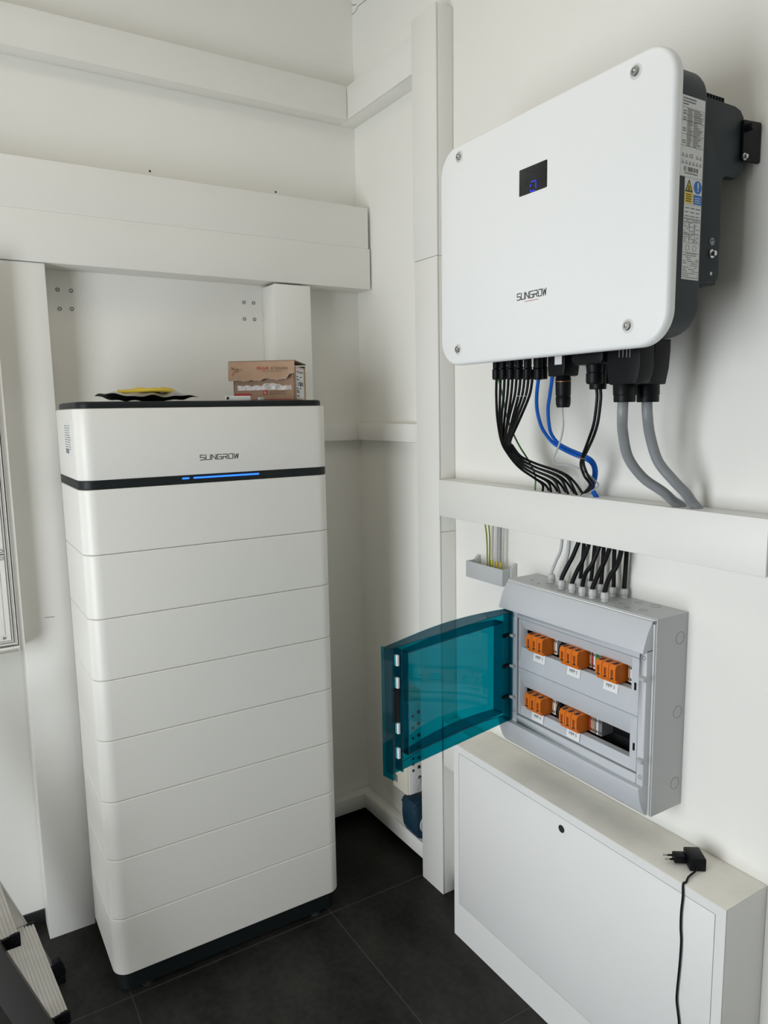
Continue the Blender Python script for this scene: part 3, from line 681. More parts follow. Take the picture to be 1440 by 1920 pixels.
for plate, za, zb in ((lower_plate, .7675, .8895), (upper_plate, .8915, 1.0165)):
    bm = bmesh.new(); add_box(bm, (-.1184, FY0+.0022, za+.0004), (-.0992, WY0, zb-.0004)); obj('plate_cheek', bm, M_CU2, plate); bm = bmesh.new(); add_box(bm, (-.1184, FY1-.008, za+.0004), (-.0992, FY1-.0022, zb-.0004))
    loft(bm, [[V(-.1185,FY1-.008,za+.01), V(-.1185,FY1-.008,zb-.006), V(-.1,FY1-.008,zb-.006), V(-.1,FY1-.008,za+.01)],
              [V(-.112,WY1+.003,za+.02), V(-.112,WY1+.003,zb-.016), V(-.1,WY1+.003,zb-.016), V(-.1,WY1+.003,za+.02)],
              [V(-.101,WY1,za+.024), V(-.101,WY1,zb-.022), V(-.1,WY1,zb-.022), V(-.1,WY1,za+.024)]])
    obj('plate_cheek', bm, M_CU2, plate)
for z in (.8905,): pass
box('seam_backing', (-.1165, FY0+.001, .886), (-.113, FY1-.001, .895), M_CU2, cu)
bm = bmesh.new()
for lo, hi in (((-.1195, FY0-.0005, .7645), (-.117, FY0+.0015, 1.018)), ((-.1195, FY1-.0015, .7645), (-.117, FY1+.0005, 1.018)), ((-.1195, FY0, 1.0168), (-.117, FY1, 1.0186)), ((-.1195, FY0, .764), (-.117, FY1, .7662))): add_box(bm, lo, hi)
obj('gasket', bm, M_INKG, cover)
for u, v in ((963,1153),(1208,1234),(964,1332),(1200,1457)):
    p = onx(u, v, XF); bm = bmesh.new(); lathe(bm, V(XF+.001, p.y, p.z), (-1,0,0), ((0,.0046), (.0014,.0046), (.0016,.0036), (.0006,.003), (.0006,.0001)), 16); obj('cover_screw', bm, M_INKG, cover)
for u, v, f in ((1209,1274,1),(1203,1427,1)):
    p = onx(u, v, XF); bm = bmesh.new(); prism(bm, [(XF, p.z-.006), (XF-.010, p.z-.002), (XF-.012, p.z+.004), (XF-.004, p.z+.006), (XF, p.z+.006)], 'y', p.y-.007, p.y+.007); obj('door_catch', bm, M_CU, cover, .0008)
for u, v in ((1191,1287),(1188,1400)):
    p = onx(u, v, -.1195); box('plate_latch', (-.1205, p.y-.002, p.z-.008), (-.118, p.y+.002, p.z+.008), M_BLACK, cover)
# knock-outs
for u, v in ((1275,1196),(1270,1335),(1265,1468)):
    bm = bmesh.new(); ring(bm, ony(u, v, CY0), (0,-1,0), .0135, .0007, 28, .0004); obj('knockout', bm, M_INKG, base)
for u, v, r in ((1230,1137,.011),(1198,1130,.0085),(1206,1144,.0085),(1167,1132,.0065),(1176,1139,.0065),(998,1088,.003),(1010,1094,.003),(1026,1094,.003)):
    bm = bmesh.new(); ring(bm, onz(u, v, CZ1), (0,0,1), r, .0006, 24, .0004); obj('knockout', bm, M_INKG, base)
# cable glands with their cables
glands = [  # base px, cable px (from gland up to the trunking), radius, material, label
 ((1034,1092), [(1034,1072),(1042,1053),(1051,1033),(1054,1010)], .0037, M_LGREYC, 'thinner light grey cable at the left end of the gland rows'),
 ((1049,1096), [(1053,1075),(1060,1055),(1065,1035),(1067,1010)], .0046, M_LGREYC, 'thicker light grey cable entering the distribution box second from left'),
 ((1053,1104), [(1057,1081),(1064,1062),(1074,1043),(1085,1016)], .0052, M_CABLE, 'first black cable in the front row of glands'),
 ((1073,1111), [(1076,1087),(1083,1068),(1093,1050),(1103,1024)], .0050, M_CABLE, 'second black cable in the front row of glands'),
 ((1092,1117), [(1094,1092),(1098,1075),(1110,1058),(1124,1024)], .0050, M_CABLE, 'third black cable in the front row of glands'),
 ((1111,1122), [(1115,1096),(1122,1076),(1133,1054),(1143,1028)], .0052, M_CABLE, 'fourth black cable in the front row of glands'),
 ((1134,1128), [(1137,1103),(1143,1082),(1157,1060),(1165,1033)], .0054, M_CABLE, 'fifth black cable in the front row, nearest the camera'),
 ((1088,1101), [(1090,1077),(1092,1055),(1095,1018)], .0046, M_CABLE, 'first black cable in the back row of glands'),
 ((1108,1106), [(1110,1082),(1112,1056),(1115,1024)], .0046, M_CABLE, 'second black cable in the back row of glands'),
 ((1127,1112), [(1129,1088),(1130,1058),(1132,1026)], .0048, M_CABLE, 'third black cable in the back row of glands'),
 ((1150,1118), [(1151,1094),(1151,1062),(1152,1030)], .0048, M_CABLE, 'fourth black cable in the back row of glands'),
 ((1170,1121), [(1171,1098),(1173,1065),(1175,1033)], .0052, M_CABLE, 'fifth black cable in the back row, rightmost gland')]
for (bu, bv), px, r, m_, lbl in glands:
    b = onz(bu, bv, CZ1)
    bm = bmesh.new(); lathe(bm, b, (0,0,1), ((0,.0088), (.0045,.0088), (.0046,.0072), (.0068,.0072), (.0070,.0096), (.0155,.0096), (.0200,.0088), (.0222,.0066)), 6)
    g = obj('cable_gland', bm, M_GLAND, base, .0007, 1)
    s = onx(*px[0], b.x)
    n = len(px); P = [b+V(0,0,.018), b+V(0,0,.026)]
    for i, (u, v) in enumerate(px[1:]): P.append(onx(u, v, b.x + (max(b.x, -.044)-b.x)*((i+1)/(n-1))))
    P.append(V(P[-1].x, P[-1].y, 1.2245))
    cable(lbl, P, r, m_, 'cables entering the distribution box', 10)
# surge protectors and terminals
def spd(yl, zc, lbl, tagtxt):
    """yl: left edge (larger y)"""
    wd = .0565
    t_ = thing('surge_protector', lbl, 'surge protector', (-.09, yl-wd/2, zc-.024), 'orange surge protectors')
    box('rail_base', (-.085, yl-wd, zc-.020), (-.0585, yl, zc+.020), M_BEIGE, t_, .001)
    for k in range(3):
        ya = yl-k*wd/3
        bm = bmesh.new(); prism(bm, [(-.0855, zc-.022), (-.126, zc-.022), (-.1275, zc-.014), (-.132, zc-.012), (-.132, zc+.014), (-.127, zc+.021), (-.0855, zc+.021)], 'y', ya-wd/3+.0005, ya-.0005)
        md = obj('protector_module', bm, M_ORANGE, t_, .0007, 1)
        box('label_slot', (-.1324, ya-.0125, zc-.006), (-.1315, ya-.0065, zc+.010), M_SLOT, md)
        box('status_window', (-.1324, ya-.0135, zc-.0115), (-.1315, ya-.0060, zc-.0075), M_INK, md)
        box('top_notch', (-.127, ya-.0130, zc+.0195), (-.112, ya-.0055, zc+.0218), M_INK, md)
    return t_
def rowlab(yl, zt, s, lbl):
    # sticker just below the protector on the plate (plate leans from x=-.113 to -.119)
    p0 = V(-.1166, yl-.010, zt-.028); up = V(.005/.04*1.0, 0, 1).normalized(); right = V(0,-1,0)
    n = right.cross(up)
    bm = bmesh.new(); add_obox(bm, p0-V(.0012,0,0), right*.040, up*.0235, n*.0004); st_ = obj('paper_tag', bm, M_SIGNW); tag(st_, lbl, 'label')
    bm = bmesh.new(); add_text(bm, s, p0-V(.0012,0,0)+right*.008+up*.008, right, up, .023, .0075, .0006); obj('print', bm, M_INK, st_)
ZU, ZL = .968, .8165
for yl, zc, nme, s in ((-1.0135,ZU,'at the left of the upper row','MPP 1'), (-1.1255,ZU,'in the middle of the upper row','MPP 2'), (-1.2335,ZU,'at the right of the upper row','MPP 3'),
                  (-1.0105,ZL,'at the left of the lower row','MPP 4'), (-1.1275,ZL,'at the right of the lower row','MPP 5')):
    spd(yl, zc, 'orange three module surge protector, %s' % nme, s)
    rowlab(yl-.002, zc-.0185, s, 'white paper tag %s under the surge protector %s' % (s, nme))
def term(y, z, cols, lbl, w_=.0052):
    t_ = thing('terminal_block', lbl, 'terminal', (-.08, y, z-.022), 'rail terminals in the distribution box')
    for k, (c_, h) in enumerate(cols):
        ya = y - k*(w_+.0003)
        box('terminal', (-.097, ya-w_, z-.020), (-.0585, ya, z+h), c_, t_, .0006, 1)
        box('clamp_hole', (-.0975, ya-w_*.75, z-.016), (-.0968, ya-w_*.25, z-.010), M_INK, t_); box('clamp_hole', (-.0975, ya-w_*.75, z+.010), (-.0968, ya-w_*.25, z+.016), M_INK, t_)
term(-1.0735, ZU, [(M_BEIGE,.02), (M_PAPER,.02)], 'narrow beige terminals right of the first upper surge protector')
term(-1.1865, ZU, [(M_BEIGE,.02), (M_TERMR,.018), (M_PAPER,.02), (M_TERMG,.021), (M_TERMG,.021), (M_BEIGE,.02)], 'green and red terminals between middle and right upper surge protectors')
term(-1.2945, ZU, [(M_BEIGE,.02), (M_PAPER,.017), (M_BEIGE,.02), (M_BEIGE,.02)], 'beige and white terminals at the right end of the upper row')
term(-1.0715, ZL, [(M_BEIGE,.02), (M_PAPER,.018), (M_BEIGE,.02)], 'beige terminals right of the left lower surge protector')
term(-1.1885, ZL, [(M_TERMR,.02), (M_BEIGE,.019), (M_BEIGE,.02), (M_INKG,.02), (M_PAPER,.022), (M_INKG,.022), (M_INKG,.022)], 'beige and red terminals with grey end clamp in the lower row')
cable('black loop wire beside the first upper surge protector', [V(-.085,-1.104,.944), V(-.104,-1.106,.955), V(-.108,-1.107,.968), V(-.104,-1.109,.982), V(-.085,-1.111,.992)], .0055, M_CABLE, name='loop_wire', cat='wire')
cable('black loop wire beside the left lower surge protector', [V(-.085,-1.100,.792), V(-.104,-1.102,.803), V(-.108,-1.103,.816), V(-.104,-1.105,.830), V(-.085,-1.107,.840)], .0055, M_CABLE, name='loop_wire', cat='wire')
# teal door, hinged at the left, swung open
HN = V(-.126, -.953, 0); FE = V(-.538, -1.026, 0)
dv = (FE-HN); DW = dv.length; du_ = dv.normalized(); dn = V(-du_.y, du_.x, 0)       # dn points to -Y or +Y
if dn.y < 0: dn = -dn                                          # outward bulge is away from the viewer
DZ0, DZ1 = .748, 1.033
def bulge(s): return .040*math.sin(math.pi*min(max(s*.5+.38, 0), 1))*(1-.0) * (math.sin(math.pi*(.06+.88*s)))**.55
def sheet(bm, za, zb, th, lift, s0=0, s1=1, n=20):
    ra, rb = [], []
    rings = []
    for i in range(n+1):
        s = s0+(s1-s0)*i/n; p = HN + du_*DW*s + dn*(bulge(s)+lift)
        rings.append([p+V(0,0,za), p+V(0,0,zb), p+dn*th+V(0,0,zb), p+dn*th+V(0,0,za)])
    loft(bm, rings)
bm = bmesh.new(); sheet(bm, DZ0, DZ1, .0025, .004); door = obj('door', bm, M_TEAL, cu, label='translucent teal plastic door standing open')
for za in (DZ0, DZ1-.0025):                                    # outer rim, bottom and top
    rings = []; bm = bmesh.new()
    for i in range(21):
        s = i/20; p = HN+du_*DW*s; q = p + dn*(bulge(s)+.0035); p = p - dn*.006
        rings.append([p+V(0,0,za), p+V(0,0,za+.0025), q+V(0,0,za+.0025), q+V(0,0,za)])
    loft(bm, rings); obj('door_rim', bm, M_TEAL, door)
bm = bmesh.new(); add_obox(bm, HN-dn*.012+du_*DW*.985+V(0,0,DZ0-.012), du_*.006, dn*.034, V(0,0,DZ1-DZ0+.010)); obj('door_lip', bm, M_TEAL, door)
bm = bmesh.new(); add_obox(bm, HN-dn*.014+du_*DW*.93+V(0,0,DZ0), du_*.004, dn*.03, V(0,0,DZ1-DZ0-.006)); obj('door_lip', bm, M_TEAL, door)
bm = bmesh.new(); add_obox(bm, HN-dn*.006+du_*.002+V(0,0,DZ0), du_*.004, dn*.02, V(0,0,DZ1-DZ0)); obj('door_lip', bm, M_TEAL, door)
bm = bmesh.new()                                               # inner rectangular ridge
sa, sb, za, zb = .075, .86, DZ0+.024, DZ1-.022
for s in (sa, sb):
    p = HN+du_*DW*s; add_obox(bm, p-dn*.002+V(0,0,za), du_*.003, dn*(bulge(s)+.006), V(0,0,zb-za))
for z in (za, zb-.003):
    rings = []
    for i in range(17):
        s = sa+(sb-sa)*i/16; p = HN+du_*DW*s-dn*.002; q = p+dn*(bulge(s)+.006)
        rings.append([p+V(0,0,z), p+V(0,0,z+.003), q+V(0,0,z+.003), q+V(0,0,z)])
    loft(bm, rings)
obj('door_ridge', bm, M_TEAL, door)
for z in (1.005, .955, .852, .795):
    bm = bmesh.new(); add_obox(bm, HN+du_*DW*.955-dn*.016+V(0,0,z-.012), du_*.006, dn*.010, V(0,0,.024)); obj('latch_tab', bm, M_WHITE, door, .0008)
bm = bmesh.new(); add_obox(bm, HN+du_*DW*.945-dn*.012+V(0,0,.865), du_*.016, dn*.012, V(0,0,.075)); obj('door_lock', bm, M_BLACK, door, .002)
for v in (1190, 1247, 1305):
    p = onx(962, v, XF)
    bm = bmesh.new(); add_obox(bm, V(XF+.002, p.y-.010, p.z-.0035), V(-.012,0,0), V(0,.026,0), V(0,0,.007)); hg = obj('hinge', bm, M_CU, cu, .001)
    bm = bmesh.new(); add_obox(bm, V(XF-.008, -.9555, p.z-.004), V(-.022,-.003,0), V(0,.010,0), V(0,0,.008)); obj('hinge_leaf', bm, M_BLACK, hg, .001)
# ================================================================== CABLE HOLDER with earth wires
hz0, hz1 = 1.058, 1.105
hold = thing('cable_holder', 'small grey plastic wire holder on the wall left of the distribution box', 'wire holder', (-.03,-.752,hz0))
bm = bmesh.new(); prism(bm, [(-.0015,-.832), (-.05,-.832), (-.05,-.674), (-.0015,-.674), (-.0015,-.678), (-.046,-.678), (-.046,-.828), (-.0015,-.828)], 'z', hz0, hz1); obj('clip', bm, M_CU, hold, .0012)
box('clip_floor', (-.0455, -.8275, hz0+.002), (-.0015, -.6785, hz0+.005), M_CU, hold)
for ya in (-.836, -.680):
    bm = bmesh.new(); prism(bm, [(-.022, hz1-.002), (-.004, hz1+.012), (-.0015, hz1+.012), (-.0015, hz0+.008), (-.022, hz0+.008)], 'y', ya, ya+.010); obj('catch', bm, M_GLAND, hold, .0015)
for i, (u0, u1, m_, lbl, r) in enumerate(((909,914,M_YELLOW,'first green yellow earth wire entering the grey wire holder',.0022), (916,918,M_YELLOW,'second green yellow earth wire entering the grey wire holder',.0022),
        (924,922,M_LGREYC,'first light grey cable entering the grey wire holder',.0034), (933,931,M_LGREYC,'second light grey cable entering the grey wire holder',.0036), (939,938,M_GREYC,'darker grey cable entering the wire holder, rightmost',.0034))):
    a = onx(u0, 985, -.03); b = onx(u1, 1058, -.03)
    bow = V(0,-.003,0) if i < 2 else V(0,0,0)
    cw_ = cable(lbl, [V(-.03, a.y, 1.2245), (a+b)/2+bow+V(0,0,.02), b, V(-.03, b.y, hz0+.006)], r, m_, 'wires in the grey holder', name='earth_wire' if i < 2 else 'power_cable', cat='wire' if i < 2 else 'cable')
    if i >= 2:
        bm = bmesh.new(); tube(bm, [V(-.0302, b.y, hz1-.02), V(-.0302, b.y-.0003, hz1+.014)], r+.0004, 10); obj('earth_sleeve', bm, M_YELLOW, cw_)
        bm = bmesh.new(); tube(bm, [V(-.0302-r, b.y, hz1-.018), V(-.0302-r, b.y-.0003, hz1+.0135)], .0012, 6); obj('green_stripe', bm, M_GREEN, cw_)
    else:
        bm = bmesh.new(); tube(bm, [p+V(-r*.75,-r*.4,0) for p in (V(-.03, a.y, 1.2235), (a+b)/2+bow+V(0,0,.02), b, V(-.03, b.y, hz0+.008))], r*.5, 6); obj('green_stripe', bm, M_GREEN, cw_)
# ================================================================== LOW METAL CABINET
KX, KY0, KY1, KZ = -.1346, -1.568, -.7262, .594
cab = thing('metal_cabinet', 'low white metal manifold cabinet standing on the floor against the right wall', 'cabinet', (-.067,(KY0+KY1)/2,0))
bm = bmesh.new(); add_box(bm, (KX+.003, KY0, 0), (-.0012, KY1, KZ-.0015)); body = obj('body', bm, M_CAB, cab, .001)
box('top_panel', (KX, KY0, KZ-.0015), (-.0012, KY1, KZ), M_CABTOP, cab, .0006)
bm = bmesh.new(); d0, d1, e0, e1 = -1.547, -.748, .1085, .573
for lo, hi in (((KX, KY0, 0), (KX+.0025, d0, KZ-.0016)), ((KX, d1, 0), (KX+.0025, KY1, KZ-.0016)), ((KX, d0, e1), (KX+.0025, d1, KZ-.0016)), ((KX, d0, 0), (KX+.0025, d1, e0))): add_box(bm, lo, hi)
obj('front_frame', bm, M_CAB, cab)
box('door', (KX-.0002, d0+.0014, e0+.0014), (KX+.0022, d1-.0014, e1-.0014), M_CAB, cab, .0006)
p = onx(1053, 1554, KX)
bm = bmesh.new(); lathe(bm, V(KX, p.y, p.z), (-1,0,0), ((-.001,.0092), (.0012,.0092), (.0018,.008), (.0010,.007), (.0010,.0001)), 20); lk = obj('lock', bm, M_INK, cab, label='small round black cam lock')
bm = bmesh.new(); add_box(bm, (KX-.0022, p.y-.0012, p.z+.001), (KX-.0008, p.y+.0016, p.z+.006)); obj('lock_core', bm, M_STEEL, lk)
box('lower_sheet', (KX-.0004, d0, .0008), (KX+.0001, d1+.0195, e0-.0005), M_CAB, cab)
# ================================================================== PLUG CHARGER ON THE CABINET
A = V(-.0895,-1.4575,KZ); u_ = V(.806,-.592,0); w_ = V(.592,.806,0)
ch = thing('plug_charger', 'small black plug-in power adapter lying on the low metal cabinet', 'charger', A+u_*.017+w_*.02)
bm = bmesh.new(); add_obox(bm, A, u_*.033, w_*.046, V(0,0,.027)); obj('adapter_body', bm, M_BLACK, ch, .003)
bm = bmesh.new(); add_obox(bm, A+w_*.019+V(0,0,.004)-u_*.0005, -u_*.024, w_*.021, V(0,0,.016)); obj('plug_head', bm, M_BLACK, ch, .002)
for k in (.0225, .0365):
    o = A+w_*k-u_*.024+V(0,0,.012)
    bm = bmesh.new(); lathe(bm, o, -u_, ((0,.0021), (.010,.0020)), 10); pn = obj('pin_sleeve', bm, M_BLACK, ch)
    bm = bmesh.new(); lathe(bm, o-u_*.010, -u_, ((0,.0020), (.0085,.0020), (.0095,.001)), 10); obj('pin', bm, M_STEEL, pn)
st0 = A+u_*.010+w_*.003+V(0,0,.010)
edge = onx(1281, 1668, KX-.004)
ye = onx(1281.5, 1668, KX).y; P = [st0, st0-w_*.010+V(0,0,-.002), V((st0.x+KX)/2-.004, (st0.y+ye)/2-.002, KZ+.0045), V(KX+.007, ye-.0005, KZ+.0030), V(KX-.0022, ye, KZ+.0008), onx(1280,1682,KX-.0045)]
for u, v in ((1277,1710),(1276,1740),(1277,1765),(1274,1810),(1270,1850),(1268.5,1875),(1271,1900),(1273,1925),(1271,1990)): P.append(onx(u, v, KX-.0045))
P.append(V(KX-.008, P[-1].y, .06)); P.append(V(KX-.03, P[-1].y-.02, .004))
bm = bmesh.new(); tube(bm, P, .0021, 8); obj('charger_cord', bm, M_CABLE, ch)
# ================================================================== JUNCTION BOX AND BLUE SOCKET beside the post
jb = thing('junction_box', 'cream wall box with a white perforated side plate behind the teal door', 'junction box', (-.045,-.378,.275))
box('box_body', (-.095, -.4195, .278), (-.0015, -.332, .604), M_CREAM, jb, .003)
box('side_plate', (-.088, -.4245, .280), (-.0035, -.4200, .600), M_WHITE, jb, .0015)
for r in range(8):
    for c_, xx in ((0, -.076), (1, -.052)):
        z = .585-.0195*r*2 if False else .360-.018*(r if r < 3 else 0)
rows = [(-.073,.404), (-.073,.384), (-.073,.362), (-.050,.402), (-.050,.369), (-.048,.332), (-.073,.440), (-.050,.440), (-.073,.475), (-.050,.48), (-.073,.51), (-.050,.52), (-.073,.55), (-.050,.56)]
for xx, zz in rows:
    bm = bmesh.new(); lathe(bm, (xx, -.4246, zz), (0,-1,0), ((0, .0062 if xx > -.06 else .0046), (.0006, .0062 if xx > -.06 else .0046)), 16); obj('cable_hole', bm, M_INK, jb)
bm = bmesh.new(); tube(bm, [V(-.048,-.424,.332), V(-.050,-.434,.327), V(-.062,-.440,.310), V(-.070,-.442,.298)], .0022, 8); obj('wire_stub', bm, M_GREYC, jb)
box('front_mark', (-.0958, -.362, .30), (-.0945, -.348, .325), M_INKG, jb)
so = thing('blue_socket', 'dark blue industrial wall socket low behind the tall white post', 'socket', (-.035,-.40,.11))
bm = bmesh.new(); prof = [(-.0015,.108), (-.036,.108), (-.060,.122), (-.072,.146), (-.077,.185), (-.076,.222), (-.068,.236), (-.04,.242), (-.0015,.242)]
prism(bm, prof, 'y', -.434, -.355); obj('socket_housing', bm, M_SOCKET, so, .006)
bm = bmesh.new(); prism(bm, [(-.079,.228), (-.070,.243), (-.040,.249), (-.003,.249), (-.003,.243), (-.04,.243), (-.068,.237), (-.0765,.226)], 'y', -.432, -.357); obj('socket_lid', bm, M_SOCKET, so, .001)
bm = bmesh.new(); lathe(bm, (-.022,-.4345,.165), (0,-1,0), ((0,.034), (.003,.034), (.003,.028), (.0005,.027), (.0005,.0001)), 24); obj('socket_ring', bm, M_PAPER, so)
# ================================================================== CARDBOARD BOX (rotated, open flap)
TOPZ = 1.5688
near = V(-.425,-.36,TOPZ); ldir = V(-.14,.11,0).normalized(); rdir = V(.11,.14,0).normalized(); LW, RW, HB = .180, .150, .104
cb = thing('cardboard_box', 'torn open brown cardboard box on top of the battery tower', 'box', near+ldir*LW/2+rdir*RW/2)
bm = bmesh.new(); th = .003; Z_ = V(0,0,1)
add_obox(bm, near, ldir*LW, rdir*th, Z_*HB*.98); add_obox(bm, near+rdir*(RW-th), ldir*LW, rdir*th, Z_*HB); add_obox(bm, near, ldir*th, rdir*RW, Z_*HB*.94)
add_obox(bm, near+ldir*(LW-th), ldir*th, rdir*RW, Z_*HB); add_obox(bm, near, ldir*LW, rdir*RW, Z_*th); body = obj('carton', bm, M_CARD, cb)
# lid sheet from rear edge over the top, front flap hanging with a torn lower edge
bm = bmesh.new(); o = near - rdir*.010 + ldir*(-.004) + Z_*(HB+.0075)
add_obox(bm, o, ldir*(LW+.012), rdir*(RW+.008)-Z_*.004, Z_*.0025); lid = obj('lid', bm, M_CARDIN, cb)
bm = bmesh.new(); n = 24; top_, bot_ = [], []
for i in range(n+1):
    s = i/n; p = o + ldir*(LW+.014)*s
    low = .056 + (.010 if s > .1 else 0)*1 - (.016*(1-s/.22) if s < .22 else 0) + random.uniform(-.0022, .0022) - .006*math.sin(s*3.1)*(s < .5)
    top_.append(p); bot_.append(p - Z_*(low*.80) - rdir*(.006))
rings = [[a, b, b+rdir*.003, a+rdir*.003] for a, b in zip(top_, bot_)]
loft(bm, rings); flap = obj('front_flap', bm, M_CARD, lid, label='printed front flap with torn lower edge')
bm = bmesh.new()
for i in range(n):
    a, b = bot_[i], bot_[i+1]; h = random.uniform(.001,.0035)
    add_obox(bm, a-rdir*.0004, (b-a)*.9, rdir*.0028, Z_*(-h))
obj('torn_edge', bm, M_CARDTORN, lid)
fr = -ldir                                                     # reading direction on the front face
fn = fr.cross(Z_)
def fp(s, z): return near + ldir*LW*(1-s) + Z_*z                # s from 0 (left) to 1 (right)
flapo = o + ldir*(LW+.014); fup = (top_[0]-bot_[0]).normalized()
# on the flap: lettering
def flp(s, d): return flapo + fr*(LW+.014)*s - fup*d
bm = bmesh.new(); add_text(bm, 'FEGA', flp(.44,.024), fr, fup, .034, .0085, .001); obj('red_print', bm, M_RED, flap)
bm = bmesh.new(); add_text(bm, '& Schmitt', flp(.645,.024), fr, fup, .050, .0085, .001); add_text(bm, 'ELEKTROGROSSHANDEL', flp(.52,.030), fr, fup, .058, .0030, .001)
tube(bm, [flp(s, d)+fn*.0008 for s, d in ((.055,.014),(.06,.022),(.075,.016),(.085,.023),(.10,.019),(.12,.026),(.135,.018),(.15,.025),(.17,.021),(.21,.023))], .0006, 5, 4); obj('print', bm, M_CARDIN, flap)
bm = bmesh.new(); tube(bm, [flp(.07,.040)+fn*.0008, flp(.075,.034)+fn*.0008, flp(.10,.028)+fn*.0008, flp(.16,.030)+fn*.0008], .0006, 5, 4); obj('red_swoosh', bm, M_RED, flap)
# on the carton
bm = bmesh.new(); add_quad(bm, fp(0,0), fr, Z_, .002, .015, .052, .022, .0006); add_quad(bm, fp(0,0), fr, Z_, .088, .017, .100, .030, .0006); add_quad(bm, fp(0,0), fr, Z_, .05, .004, .17, .0052, .0006); obj('red_print', bm, M_RED, body)
bm = bmesh.new(); 
for zz, ws in ((.0245, (.011,.006,.013,.010)), (.0190, (.014,.009,.012,.008))):
    x = .105
    for l in ws: add_quad(bm, fp(0,0), fr, Z_, x, zz, x+l, zz+.0026, .0006); x += l+.0018
obj('print', bm, M_CARDIN, body)
bm = bmesh.new(); add_quad(bm, fp(0,0), fr, Z_, .0915, .019, .0930, .028, .0009); add_quad(bm, fp(0,0), fr, Z_, .0930, .0215, .0970, .0235, .0009); obj('box_mark', bm, M_PAPER, body)
bm = bmesh.new(); pts = []
for i in range(19): pts.append((.012+i*.0089, .030+random.uniform(0,.001), .043+random.uniform(-.002,.003)+(.006 if 8 < i < 15 else 0)))
loft(bm, [[fp(0,0)+fr*x+Z_*a+fn*(.0008+.0012*random.random()), fp(0,0)+fr*x+Z_*b+fn*(.0008+.0014*random.random())] for x, a, b in pts], cap=False, closed=False); obj('tape', bm, M_TAPE, body, label='shiny strip of clear packing tape')
# right-hand side label
sn = rdir.cross(Z_)
so_ = near + rdir*.022 + Z_*.004 - ldir*.0005
bm = bmesh.new(); add_obox(bm, so_, rdir*.100, Z_*.092, -ldir*.0005); sl = obj('address_label', bm, M_PAPER, body)
bm = bmesh.new(); L0 = so_ - ldir*.0005
add_text(bm, '& Schmitt', L0+rdir*.048+Z_*.076, rdir, Z_, .040, .006); 
for i, (a, b, z) in enumerate(((.006,.024,.063),(.050,.070,.063),(.006,.034,.055),(.005,.022,.030),(.040,.060,.030),(.005,.030,.024),(.005,.040,.019),(.005,.035,.008))): add_quad(bm, L0, rdir, Z_, a, z, b, z+.003)
for i in range(26):
    if random.random() < .75: add_quad(bm, L0, rdir, Z_, .015+.0028*i, .038, .0165+.0028*i, .050)
obj('print', bm, M_INK, sl)
bm = bmesh.new(); add_text(bm, 'FEGA', L0+rdir*.010+Z_*.076, rdir, Z_, .034, .006); add_quad(bm, L0, rdir, Z_, .004, .0885, .096, .0895); add_quad(bm, L0, rdir, Z_, .004, .003, .096, .004); obj('red_print', bm, M_RED, sl)
# ------------------------------------------------------------------ antistatic bag with a yellow coiled cable
bag = thing('plastic_bag', 'flat black and clear bag with yellow cable on top of the battery', 'bag', (-.835,-.335,TOPZ))
NX, NY = 26, 14
def bagpt(i, j, top):
    s, t_ = i/NX, j/NY
    x = -.950+.225*s; y = -.415+.17*t_
    e = max(0, 1-abs(2*s-1)**3.2)*max(0, 1-abs(2*t_-1)**2.6)
    wv = .0022*math.sin(17*s+3*t_)+.0016*math.sin(29*s-7*t_)
    z = TOPZ + .012 + wv + (.0150*e if top else -.0105*e)
    z += .006*(1-s)**6*(1)
    return V(x, y, max(z, TOPZ+.0006))
bm = bmesh.new(); g = [[bm.verts.new(bagpt(i, j, False)) for j in range(NY+1)] for i in range(NX+1)]
for i in range(NX):
    for j in range(NY): bm.faces.new((g[i][j], g[i+1][j], g[i+1][j+1], g[i][j+1]))
obj('bag_back', bm, M_BAG, bag)
bm = bmesh.new(); g = [[bm.verts.new(bagpt(i, j, True)+V(0,0,.0006)) for j in range(NY+1)] for i in range(NX+1)]
for i in range(NX):
    for j in range(NY): bm.faces.new((g[i][j], g[i+1][j], g[i+1][j+1], g[i][j+1]))
obj('bag_film', bm, M_BAGS, bag)
for k in range(5):
    bm = bmesh.new(); rx, ry = .072-.009*k, .060-.009*k
    tube(bm, [V(-.835+.004*k+rx*math.cos(a), -.335+ry*math.sin(a), TOPZ+.0262+.0013*k+.002*math.sin(3*a+k)) for a in [i*math.pi/8 for i in range(17)]], .0042, 7, 3)
    obj('yellow_coil', bm, M_BAGY, bag)
# ------------------------------------------------------------------ small white adapter and thin wire
a = ony(424, 752, -.40); b = ony(470, 752, -.40)
ad = thing('network_adapter', 'small white network adapter with black port in front of the cardboard box', 'adapter', ((a.x+b.x)/2, -.39, TOPZ))
box('adapter_case', (a.x+.012, -.402, TOPZ), (b.x, -.372, TOPZ+.0125), M_WHITE, ad, .001)
bm = bmesh.new(); add_obox(bm, V(a.x+.011,-.402,TOPZ), V(-.0115,.006,0), V(.010,.024,0), V(0,0,.0125)); obj('port_end', bm, M_WHITE, ad, .0008)
q = V(a.x+.0112,-.402,TOPZ+.0025); bm = bmesh.new(); add_obox(bm, q+V(-.0033,.0013,0), V(-.0055,.0029,0), V(-.0003,-.0006,0), V(0,0,.008)); obj('port', bm, M_INK, ad)
bm = bmesh.new(); tube(bm, [V(b.x,-.385,TOPZ+.008), V(b.x+.008,-.395,TOPZ+.010), V(b.x+.018,-.402,TOPZ+.008), V(b.x+.024,-.405,TOPZ+.006)], .0009, 6); obj('thin_wire', bm, M_INKG, ad)
